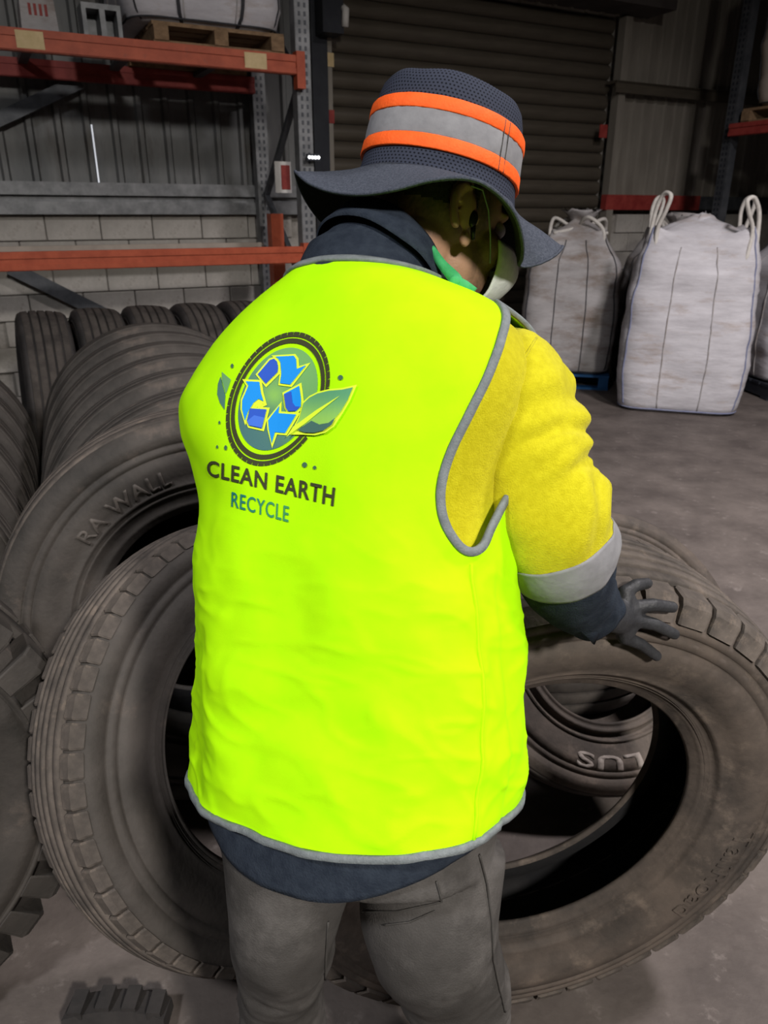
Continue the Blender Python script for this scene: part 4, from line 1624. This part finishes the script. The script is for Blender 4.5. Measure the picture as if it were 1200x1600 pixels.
def print_mesh(name, bm, color, lift, cf_=None, maxlen=16):
    """project flat artwork (bm in artwork units) onto the cloth"""
    for _ in range(4):
        es = [e for e in bm.edges if e.calc_length() > maxlen]
        if not es:
            break
        bmesh.ops.subdivide_edges(bm, edges=es, cuts=1)
        bmesh.ops.triangulate(bm, faces=bm.faces)
    me = bpy.data.meshes.new(name)
    flat = [(v.co.x, v.co.y) for v in bm.verts]
    for v in bm.verts:
        v.co = onto(*z2p(v.co.x, v.co.y), lift)
    bm.to_mesh(me)
    bm.free()
    at = me.color_attributes.new('Col', 'FLOAT_COLOR', 'POINT')
    for i, (x, y) in enumerate(flat):
        c = srgb(cf_(x, y) if cf_ else color)
        at.data[i].color = (*c, 1)
    o = place(name, me, 'print', None, False)
    inv_place(o, vest)
    return o


def poly_bm(pts):
    bm = bmesh.new()
    vs_ = [bm.verts.new((x, y, 0)) for x, y in pts]
    bm.faces.new(vs_)
    bmesh.ops.triangulate(bm, faces=bm.faces)
    return bm


def grow(pts, d):
    n = len(pts)
    ar = sum(pts[i - 1][0] * pts[i][1] - pts[i][0] * pts[i - 1][1] for i in range(n))
    sg2 = 1 if ar > 0 else -1
    out = []
    for i in range(n):
        a, b2, c = Vector(pts[i - 1]), Vector(pts[i]), Vector(pts[(i + 1) % n])
        e1, e2 = (b2 - a).normalized(), (c - b2).normalized()
        n1, n2 = Vector((e1.y, -e1.x)) * sg2, Vector((e2.y, -e2.x)) * sg2
        m_ = (n1 + n2)
        if m_.length < 0.2:
            m_ = n1
        m_.normalize()
        k = d / max(0.45, m_.dot(n1))
        out.append(tuple(b2 + m_ * k))
    return out


def circ_map(r, a):
    c, s_ = r * math.cos(a), r * math.sin(a)
    return 540 + 325 * c, 535 - 135 * c + 396.7 * s_


def ring_bm(r0, r1, a0, a1, n):
    bm = bmesh.new()
    pv = None
    for i in range(n + 1):
        a = a0 + (a1 - a0) * i / n
        cur = [bm.verts.new((*circ_map(r0, a), 0)), bm.verts.new((*circ_map(r1, a), 0))]
        if pv:
            bm.faces.new((pv[0], pv[1], cur[1], cur[0]))
        pv = cur
    return bm


INK = (62, 66, 40)
LIME = (228, 255, 60)
# find where the big leaf interrupts the tyre ring
ga0, ga1 = 0.28, 0.96
bm = ring_bm(0.83, 0.905, ga1, ga0 + 2 * math.pi, 90)
print_mesh('logo_ring', bm, INK, 0.0009)
bm = bmesh.new()
nt_ = 44
for i in range(nt_):
    a = ga1 + (2 * math.pi - (ga1 - ga0)) * i / nt_
    b2 = ga1 + (2 * math.pi - (ga1 - ga0)) * (i + 0.90) / nt_
    p = [circ_map(0.925, a), circ_map(1.0, a), circ_map(1.0, (a + b2) / 2), circ_map(1.0, b2), circ_map(0.925, b2), circ_map(0.925, (a + b2) / 2)]
    vs_ = [bm.verts.new((*q, 0)) for q in p]
    bm.faces.new(vs_)
    a2 = ga1 + (2 * math.pi - (ga1 - ga0)) * (i + 1) / nt_
    p = [circ_map(0.925, b2), circ_map(0.96, b2), circ_map(0.96, a2), circ_map(0.925, a2)]
    bm.faces.new([bm.verts.new((*q, 0)) for q in p])
bmesh.ops.triangulate(bm, faces=bm.faces)
print_mesh('logo_tread', bm, INK, 0.0009)


def disc_col(x, y):
    t = sm(-260, 260, (x - 520) * 0.85 - (y - 540) * 0.55)
    c = Vector((74, 118, 118)).lerp(Vector((118, 178, 105)), t)
    g_ = math.exp(-(((x - 515) / 75) ** 2 + ((y - 510) / 75) ** 2))
    c = c.lerp(Vector((150, 205, 90)), g_ * 0.8)
    return tuple(c)


bm = bmesh.new()
rr2 = [0.02, 0.1, 0.2, 0.3, 0.4, 0.5, 0.6, 0.69, 0.765]
vs_ = [[bm.verts.new((*circ_map(r, 2 * math.pi * j / 72), 0)) for j in range(72)] for r in rr2]
for i in range(len(rr2) - 1):
    for j in range(72):
        bm.faces.new((vs_[i][j], vs_[i][(j + 1) % 72], vs_[i + 1][(j + 1) % 72], vs_[i + 1][j]))
bm.faces.new(vs_[0])
print_mesh('logo_disc', bm, None, 0.0009, disc_col, 40)
B1, B2, B3 = (28, 150, 240), (48, 92, 200), (70, 120, 225)
arrows = [
    ([(420, 385), (495, 297), (522, 288), (540, 305), (548, 340), (545, 372), (470, 445)], B2),
    ([(530, 275), (646, 270), (660, 290), (664, 352), (724, 328), (624, 448), (560, 440), (568, 380), (562, 312), (548, 288)], B1),
    ([(345, 428), (430, 432), (440, 500), (456, 552), (425, 537), (395, 560), (358, 620), (340, 672), (322, 600), (324, 545), (352, 480), (362, 455)], B1),
    ([(372, 596), (476, 602), (446, 722), (366, 704), (352, 670)], B2),
    ([(585, 505), (680, 455), (692, 540), (690, 585), (660, 614), (612, 616), (597, 590)], B1),
    ([(485, 670), (556, 578), (550, 626), (662, 634), (592, 750), (528, 744), (508, 815), (490, 725)], B1)]
for pts, c in arrows:
    print_mesh('arrow_outline', poly_bm(grow(pts, 13)), LIME, 0.0020)
for pts, c in arrows:
    print_mesh('logo_arrow', poly_bm(pts), c, 0.0030)
print_mesh('arrow_shade', poly_bm([(586, 510), (632, 492), (640, 560), (660, 585), (690, 585), (660, 612), (612, 614), (598, 590)]), B2, 0.0038)
print_mesh('arrow_shade', poly_bm([(400, 640), (464, 655), (447, 718), (368, 702), (356, 676)]), B3, 0.0038)
leafA = [(640, 748), (690, 650), (712, 565), (750, 530), (800, 505), (870, 488), (950, 481), (1018, 466), (985, 545), (945, 615), (912, 655), (870, 735 - 48), (815, 697), (765, 672), (700, 712)]
print_mesh('leaf_outline', poly_bm(grow([(640, 748), (690, 650), (712, 565), (750, 530), (800, 505), (870, 488), (950, 481), (1018, 466), (985, 545), (945, 615), (890, 700), (840, 737), (780, 752), (700, 748)], 12)), LIME, 0.0030)
print_mesh('leaf', poly_bm(leafA), None, 0.0042, lambda x, y: tuple(Vector((92, 160, 118)).lerp(Vector((150, 205, 95)), sm(480, 690, y))))
print_mesh('leaf', poly_bm([(676, 733), (765, 675), (815, 699), (870, 689), (912, 657), (890, 700), (840, 735), (780, 750), (720, 748)]), (72, 112, 104), 0.0050)
print_mesh('leaf_vein', poly_bm([(606, 778), (650, 712), (700, 678), (800, 606), (942, 518), (820, 617), (730, 690), (655, 742)]), LIME, 0.0052)
print_mesh('leaf', poly_bm([(190, 366), (246, 414), (228, 470), (214, 505), (200, 450), (190, 420)]), (110, 165, 110), 0.0009)
print_mesh('leaf', poly_bm([(182, 395), (192, 440), (212, 512), (206, 602), (178, 560), (161, 505), (166, 440)]), (80, 125, 112), 0.0009)
for x, y, rx, ry in ((255, 330, 9, 14), (932, 402, 16, 16), (176, 682, 6, 11), (162, 833, 6, 11), (215, 839, 9, 16), (708, 946, 16, 17), (771, 963, 11, 12)):
    print_mesh('logo_dot', poly_bm([(x + rx * math.cos(2 * math.pi * k / 16), y + ry * math.sin(2 * math.pi * k / 16)) for k in range(16)]), (70, 110, 84), 0.0012)


def print_text(body, quad, color, bold, cf_=None):
    bm = text_mesh(body, bold)
    xs = [v.co.x for v in bm.verts]
    ys = [v.co.y for v in bm.verts]
    x0, x1, y0, y1 = min(xs), max(xs), min(ys), max(ys)
    TL, TRq, BL, BR = map(Vector, quad)
    for v in bm.verts:
        s_, t_ = (v.co.x - x0) / (x1 - x0), (v.co.y - y0) / (y1 - y0)
        p = BL.lerp(BR, s_).lerp(TL.lerp(TRq, s_), t_)
        v.co = Vector((p.x, p.y, 0))
    bmesh.ops.triangulate(bm, faces=bm.faces)
    return print_mesh('lettering', bm, color, 0.0012, cf_, 22)


print_text('CLEAN EARTH', ((100, 912), (900, 1088), (98, 1012), (888, 1206)), INK, 0.023)
print_text('RECYCLE', ((253, 1112), (612, 1206), (250, 1208), (606, 1306)), None, 0.012, lambda x, y: tuple(Vector((36, 120, 108)).lerp(Vector((66, 150, 92)), sm(250, 610, x))))

# ------------------------------------------------------------------ trousers
tr_ = MB()
tr_.loft([[torso(2 * math.pi * j / 48, y, -0.012) for j in range(48)] for y in (1180, 1230, 1280, 1320)])
seat = K(575, 1345, 0.905)
LEGR = []
for i in (0, 1):
    top = [K(458, 1320, 0.92), K(678, 1318, 0.905)][i]
    mid = [K(443, 1440, 0.935), K(672, 1440, 0.915)][i]
    kn = KNEE[i]
    an = FEET[i] + Vector((0, 0, 0.02))
    tab = [[0, *top, 0.088], [1, *mid, 0.068 + 0.016 * i], [2, *(mid.lerp(kn, 0.5) + Vector((0, 0.004, 0))), 0.066 + 0.011 * i], [3, *kn, 0.062 + 0.010 * i], [4, *kn.lerp(an, 0.5), 0.070], [5, *an, 0.064]]
    rings = []
    for k in range(61):
        t = 5 * k / 60
        x, y, z, r = interp(tab, t)
        c = Vector((x, y, z))
        x2, y2, z2, _ = interp(tab, min(5, t + 0.05))
        x1_, y1_, z1_, _ = interp(tab, max(0, t - 0.05))
        tg = (Vector((x2, y2, z2)) - Vector((x1_, y1_, z1_))).normalized()
        rf = (RT - tg * RT.dot(tg)).normalized()
        bi = tg.cross(rf)
        ring = []
        for j in range(40):
            a = 2 * math.pi * j / 40
            w = noise.noise(Vector((math.cos(a) * 1.4 + 9 * i, math.sin(a) * 1.4, t * 2.2 + 0.6 * math.cos(a)))) + 0.6 * noise.noise(Vector((math.cos(a) * 2, math.sin(a) * 2 + 4 * i, t * 6 + math.sin(a))))
            ring.append(c + (rf * math.cos(a) + bi * math.sin(a)) * (r + 0.0085 * w * sm(0.2, 2.2, t)))
        rings.append(ring)
    LEGR.append(rings)
    tr_.loft(rings)
tme = remesh(tr_, 0.006, 5)
trousers = place('trousers', tme, 'jeans', None, True)
inv_place(trousers, person)
tb = BVHTree.FromPolygons([tuple(v.co) for v in tme.vertices], [tuple(p.vertices) for p in tme.polygons])


def on_trousers(px, py, lift=0.001):
    loc, nrm, _, _ = tb.ray_cast(EYE, ray(px, py))
    if loc is None:
        return None
    if nrm.dot(ray(px, py)) > 0:
        nrm = -nrm
    return loc + nrm * lift


def cloth_line(name, pts, r, par, mm='jeans_seam'):
    path = []
    for i in range(len(pts) - 1):
        for k in range(8):
            q = on_trousers(pts[i][0] + (pts[i + 1][0] - pts[i][0]) * k / 8, pts[i][1] + (pts[i + 1][1] - pts[i][1]) * k / 8)
            if q is not None and (not path or (q - path[-1]).length < 0.05):
                path.append(q)
    if len(path) > 2:
        inv_place(MB().tube(path, r, 6).build(name, mm, None, True), par)


cloth_line('pocket_seam', [(560, 1424), (620, 1424), (675, 1412), (690, 1408), (680, 1372)], 0.0012, trousers)
cloth_line('pocket_seam', [(600, 1445), (640, 1440), (685, 1420)], 0.001, trousers)
cloth_line('side_seam', [(748, 1335), (760, 1380), (768, 1440), (770, 1500), (780, 1545), (790, 1585)], 0.0016, trousers)
cloth_line('inner_seam', [(512, 1440), (508, 1500), (506, 1560), (504, 1598)], 0.0016, trousers)
# boots
for i in (0, 1):
    f = FEET[i]
    fd = Vector((0.35, 0.94, 0)) if i else Vector((0.1, 0.99, 0))
    sd = Vector((fd.y, -fd.x, 0))
    b_ = MB()
    rings = []
    for y_, w_, h_ in ((-0.085, 0.030, 0.07), (-0.07, 0.040, 0.10), (-0.02, 0.044, 0.12), (0.04, 0.045, 0.105), (0.10, 0.050, 0.080), (0.16, 0.050, 0.066), (0.20, 0.040, 0.052), (0.215, 0.022, 0.04)):
        c = Vector((f.x, f.y, 0)) + fd * y_
        rings.append([c + sd * (w_ * math.cos(a)) + Vector((0, 0, max(0.0, h_ / 2 + h_ / 2 * math.sin(a) * (1 if math.sin(a) > 0 else 1)))) for a in [2 * math.pi * k / 20 for k in range(20)]])
    b_.loft(rings)
    b_.tube([Vector((f.x, f.y, 0.06)) - fd * 0.03, Vector((f.x, f.y, 0.17)) - fd * 0.02], [0.048, 0.052], 18)
    o = place('boot', remesh(b_, 0.006, 3), 'boot', None, True)
    inv_place(o, person)
    s2 = MB().loft([[q + Vector((0, 0, -q.z + z_)) for q in [Vector((f.x, f.y, 0)) + fd * (0.06 + 0.155 * math.cos(a)) + sd * (0.05 * math.sin(a)) for a in [2 * math.pi * k / 24 for k in range(24)]]] for z_ in (0.0, 0.022)])
    inv_place(s2.build('sole', 'rubber_dark'), o)

# ------------------------------------------------------------------ hat
HA, HB = 0.0915, 0.109          # half width, half length of the crown opening
HZ = 0.028


def hat_pt(a, k, z):
    return hd(HA * k * math.cos(a), -0.004 + HB * k * math.sin(a), HZ + z)


hn = 96
crown_prof = [(0.0, 1.045), (0.012, 1.02), (0.03, 1.0), (0.06, 0.985), (0.09, 0.965), (0.105, 0.945), (0.116, 0.915), (0.1225, 0.87), (0.126, 0.80), (0.130, 0.6), (0.133, 0.35), (0.134, 0.12)]
mb = MB()
rings = []
for z, k in crown_prof:
    rings.append([hat_pt(2 * math.pi * j / hn, k * (1 + 0.008 * noise.noise(Vector((3 * math.cos(2 * math.pi * j / hn), 3 * math.sin(2 * math.pi * j / hn), z * 30)))), z +
                         (0.004 * noise.noise(Vector((2 * k * math.cos(2 * math.pi * j / hn), 2 * k * math.sin(2 * math.pi * j / hn), 7))) if z > 0.1 else 0)) for j in range(hn)])
mb.loft(rings, cap=False)
mb.f.append(tuple((len(rings) - 1) * hn + j for j in range(hn)))
me = mb.mesh('hat')
uvl = me.uv_layers.new(name='UVMap')
tops = [0.0]
for i in range(1, len(crown_prof)):
    tops.append(tops[-1] + math.hypot(crown_prof[i][0] - crown_prof[i - 1][0], (crown_prof[i][1] - crown_prof[i - 1][1]) * 0.1))
for p in me.polygons:
    for li in p.loop_indices:
        vi = me.loops[li].vertex_index
        i, j = divmod(vi, hn)
        u = j / hn
        if p.loop_total == 4 and j == 0 and any(me.loops[q].vertex_index % hn == hn - 1 for q in p.loop_indices):
            u = 1.0
        uvl.data[li].uv = (u, tops[i] / tops[-1])
hat = place('hat', me, 'hat_mesh', None, True)
inv_place(hat, person)


def hat_band(name, z0, z1, lift, mm, amp=0.0006):
    def kz(z):
        return float(np.interp(z, [q[0] for q in crown_prof], [q[1] for q in crown_prof]))
    rings = []
    for t, l in ((0, 0.0), (0.0, lift), (0.08, lift + 0.0008), (0.5, lift + 0.001), (0.92, lift + 0.0008), (1, lift), (1, 0.0)):
        z = z0 + (z1 - z0) * t
        rings.append([hat_pt(2 * math.pi * j / hn, kz(z) + (l + amp * noise.noise(Vector((j * 0.8 % 77, t * 1.2, z0 * 50)))) / 0.1, z + 0.0015 * math.sin(2 * math.pi * j / hn * 2)) for j in range(hn)])
    o = MB().loft(rings, cap=False).build(name, mm, None, True)
    inv_place(o, hat)


hat_band('orange_band', 0.024, 0.041, 0.0035, 'hat_orange')
hat_band('reflective_band', 0.040, 0.072, 0.0025, 'tape', 0.0014)
hat_band('orange_band', 0.071, 0.088, 0.0035, 'hat_orange')
# band join stitching on the near side
aj = math.radians(15)
for da in (-0.045, 0.045):
    zs_ = [0.025 + 0.062 * k / 12 for k in range(13)]
    pt_ = [hat_pt(aj + da, float(np.interp(z, [q[0] for q in crown_prof], [q[1] for q in crown_prof])) + 0.041, z) for z in zs_]
    inv_place(MB().tube(pt_, 0.0007, 5).build('band_stitching', 'jeans_seam', None, True), hat)
# brim: angle (deg, 0 = wearer's right, 90 = front), reach, drop
BT_ = [[-180, 42], [-165, 40], [-150, 33], [-135, 20], [-120, 10], [-105, 18], [-90, 34], [-75, 44], [-60, 47], [-45, 41], [-30, 28], [-15, 21], [0, 31], [15, 50], [30, 65],
       [42, 70], [52, 38], [62, 19], [75, 22], [90, 28], [120, 32], [150, 38], [180, 42]]
rings = []
for t in [0, 0.12, 0.25, 0.4, 0.55, 0.7, 0.85, 0.96, 1.0]:
    ring = []
    for j in range(144):
        a = 2 * math.pi * j / 144 - math.pi
        bt = math.radians(interp(BT_, math.degrees(a))[0])
        e, dr = 0.082 * math.cos(bt), 0.082 * math.sin(bt)
        p = hat_pt(a, 1.045, 0.001)
        rad = Vector((math.cos(a) * HA, math.sin(a) * HB, 0)).normalized()
        wob = 0.0015 * noise.noise(Vector((math.cos(a) * 3, math.sin(a) * 3, t * 2)))
        p = p + (RH * rad.x + FH * rad.y) * (e * t) - UH * (dr * (t ** 1.12) + wob)
        ring.append(p)
    rings.append(ring)
brim = MB().loft(rings, cap=False).build('brim', 'hat_cloth', None, True)
brim.data.materials.append(M['hat_under'])
so = brim.modifiers.new('s', 'SOLIDIFY')
so.thickness = 0.003
so.offset = -1
so.material_offset = 1
so.material_offset_rim = 0
inv_place(brim, hat)
# binding along the brim edge
inv_place(MB().tube(rings[-1] + [rings[-1][0]], 0.0021, 6, cap=False).build('brim_edge', 'hat_cloth', None, True), hat)

# ------------------------------------------------------------------ mask, elastic, green tie, earbud
hb = BVHTree.FromPolygons([tuple(v.co) for v in bme.vertices], [tuple(p.vertices) for p in bme.polygons])
mk = MB()
nu_, nv_ = 28, 18
for i in range(nv_ + 1):
    for j in range(nu_ + 1):
        az_ = math.radians(-56 + 112 * j / nu_)
        zz = -0.018 - 0.105 * i / nv_
        wdt = 1 - 0.25 * (i / nv_)
        d0 = Vector((math.sin(az_) * wdt, math.cos(az_), 0)).normalized()
        r_ = 0.076 + 0.046 * math.cos(az_) ** 2 * math.exp(-((zz + 0.045) / 0.045) ** 2) + 0.012 * math.cos(az_)
        r_ *= 1 - 0.25 * sm(-0.08, -0.125, zz)
        mk.v.append(hd(d0.x * r_ * 0.86, 0.012 + d0.y * r_, zz))
for i in range(nv_):
    for j in range(nu_):
        a = i * (nu_ + 1) + j
        mk.f.append((a, a + 1, a + nu_ + 2, a + nu_ + 1))
mask = mk.build('face_mask', 'mask', None, True)
so = mask.modifiers.new('s', 'SOLIDIFY')
so.thickness = 0.002
inv_place(mask, person)
for sx in (1, -1):
    path = [hd(sx * 0.086, -0.010, 0.024), hd(sx * 0.0835, 0.010, 0.026), hd(sx * 0.082, 0.026, 0.006), hd(sx * 0.077, 0.040, -0.020), hd(sx * 0.069, 0.052, -0.040), hd(sx * 0.062, 0.06, -0.05)]
    inv_place(MB().tube(path, 0.0011, 6).build('elastic_loop', 'elastic', None, True), mask)
o = MB().ball(hd(0.083, 0.004, -0.012), 0.005, 0.007, 0.011, HM, 12, 8).capsules([hd(0.083, 0.006, -0.018), hd(0.082, 0.010, -0.034)], [0.0035, 0.003], 8).build('earbud', 'earbud', None, True)
inv_place(o, person)


def tape_strip(pts, wid, name, mm, par, th=0.0018):
    tab = [[k, *p] for k, p in enumerate(pts)]
    n = (len(pts) - 1) * 6
    P = [Vector(interp(tab, k / 6)) for k in range(n + 1)]
    rings = []
    for i, p in enumerate(P):
        t = (P[min(i + 1, n)] - P[max(i - 1, 0)]).normalized()
        sd = t.cross(ray(700, 420)).normalized()
        q = t.cross(sd)
        w_ = wid[0] + (wid[1] - wid[0]) * i / n
        rings.append([p + sd * w_ + q * th, p + q * (th * 2.2), p - sd * w_ + q * th, p - sd * w_ - q * th, p - q * th, p + sd * w_ - q * th])
    return MB().loft(rings)


tie = tape_strip([K(675, 388, 0.905), K(690, 412, 0.893), K(708, 432, 0.886), K(712, 440, 0.884)], (0.004, 0.009), 'x', 'green', None)
k2 = tape_strip([K(712, 440, 0.884), K(722, 448, 0.884), K(733, 461, 0.89)], (0.006, 0.012), 'x', 'green', None)
k3 = tape_strip([K(712, 440, 0.884), K(703, 447, 0.886), K(707, 462, 0.885)], (0.004, 0.007), 'x', 'green', None)
tie.add(k2.v, k2.f).add(k3.v, k3.f)
tie.ball(K(711, 440, 0.883), 0.0075, 0.006, 0.0075)
o = tie.build('neck_tie', 'green', None, True)
inv_place(o, person)

# ------------------------------------------------------------------ gloves
bpy.context.view_layer.update()
# surface of the upright tyre, for the fingers to rest on
tv, tf = [], []
for ch in T1.children:
    if ch.name.startswith(('casing', 'tread')):
        mw = ch.matrix_world
        k = len(tv)
        tv += [tuple(mw @ v.co) for v in ch.data.vertices]
        tf += [tuple(q + k for q in p.vertices) for p in ch.data.polygons]
t1b = BVHTree.FromPolygons(tv, tf)


def rest(px, py, lift):
    loc, nrm, _, _ = t1b.ray_cast(EYE, ray(px, py))
    if loc is None:
        return K(px, py, 1.12)
    if nrm.dot(ray(px, py)) > 0:
        nrm = -nrm
    return loc + nrm * lift


fr = 0.0095
fingers = [   # knuckle, middle joint, tip (picture positions on the tyre)
    ([(967, 928), (988, 919), (1012, 921)], (0.010, 0.0098, 0.0088)),
    ([(980, 946), (1010, 943), (1042, 946)], (0.0105, 0.0100, 0.0090)),
    ([(984, 965), (1014, 974), (1046, 985)], (0.0105, 0.0098, 0.0088)),
    ([(968, 988), (992, 1004), (1019, 1018)], (0.0100, 0.0095, 0.0085))]
gl = MB()
wrist = K(934, 962, 1.05)
palm_c = rest(958, 960, 0.020)
kn = [rest(*f_[0][0], 0.016) for f_ in fingers]
for (pts, rd), k_ in zip(fingers, kn):
    tp_ = rest(*pts[2], rd[2] + 0.004)
    md_ = k_.lerp(tp_, 0.5) - ray(*pts[1]) * 0.006 + UP * 0.004
    P = [k_, md_, tp_]
    P = [P[0], P[0].lerp(P[1], 0.6), P[1], P[1].lerp(P[2], 0.55), P[2]]
    gl.capsules(P, [rd[0] * 1.08, rd[0], rd[1], rd[1] * 0.95, rd[2]], 12)
    gl.capsules([wrist, palm_c.lerp(k_, 0.35), k_], [0.020, 0.016, rd[0] * 1.15], 12)
gl.capsules([kn[0], kn[1], kn[2], kn[3]], [0.0115] * 4, 12)
gl.capsules([palm_c.lerp(kn[0], 0.3), palm_c.lerp(kn[3], 0.3)], [0.017, 0.017], 12)
gl.capsules([wrist - (wrist - EL_R).normalized() * 0.05, wrist - (wrist - EL_R).normalized() * 0.02, wrist], [0.034, 0.032, 0.028], 16)
th0 = palm_c + FW * 0.012
tip = palm_c + FW * 0.060 + RT * 0.022 - UP * 0.004
gl.capsules([wrist.lerp(th0, 0.6), th0.lerp(tip, 0.5) + UP * 0.004, tip], [0.015, 0.0125, 0.010], 12)
o = place('glove', remesh(gl, 0.0024, 4), 'glove', None, True)
inv_place(o, person)
# left glove, resting on the far shoulder of the tyre in front of the body
gl = MB()
w_ = WR_L
fd = Vector((0.66, 0.66, -0.30)).normalized()
sd = fd.cross(Vector((0, 0, 1))).normalized()
upv = sd.cross(fd)
gl.capsules([w_ - fd * 0.02, w_ + fd * 0.03], [0.030, 0.030], 16)
for k_, (o_, ln) in enumerate(((-0.030, 0.060), (-0.010, 0.072), (0.010, 0.076), (0.030, 0.066))):
    p0 = w_ + fd * 0.085 + sd * o_
    gl.capsules([w_ + fd * 0.02 + sd * o_ * 0.5, p0], [0.017, 0.0125], 12)
    gl.capsules([p0, p0 + fd * (ln * 0.5) - upv * 0.006, p0 + fd * (ln * 0.92) - upv * 0.022], [0.0115, 0.0102, 0.009], 12)
gl.capsules([w_ + fd * 0.02 - sd * 0.02, w_ + fd * 0.05 - sd * 0.048, w_ + fd * 0.085 - sd * 0.058 - upv * 0.008], [0.016, 0.0125, 0.010], 12)
o = place('glove', remesh(gl, 0.003, 3), 'glove', None, True)
inv_place(o, person)
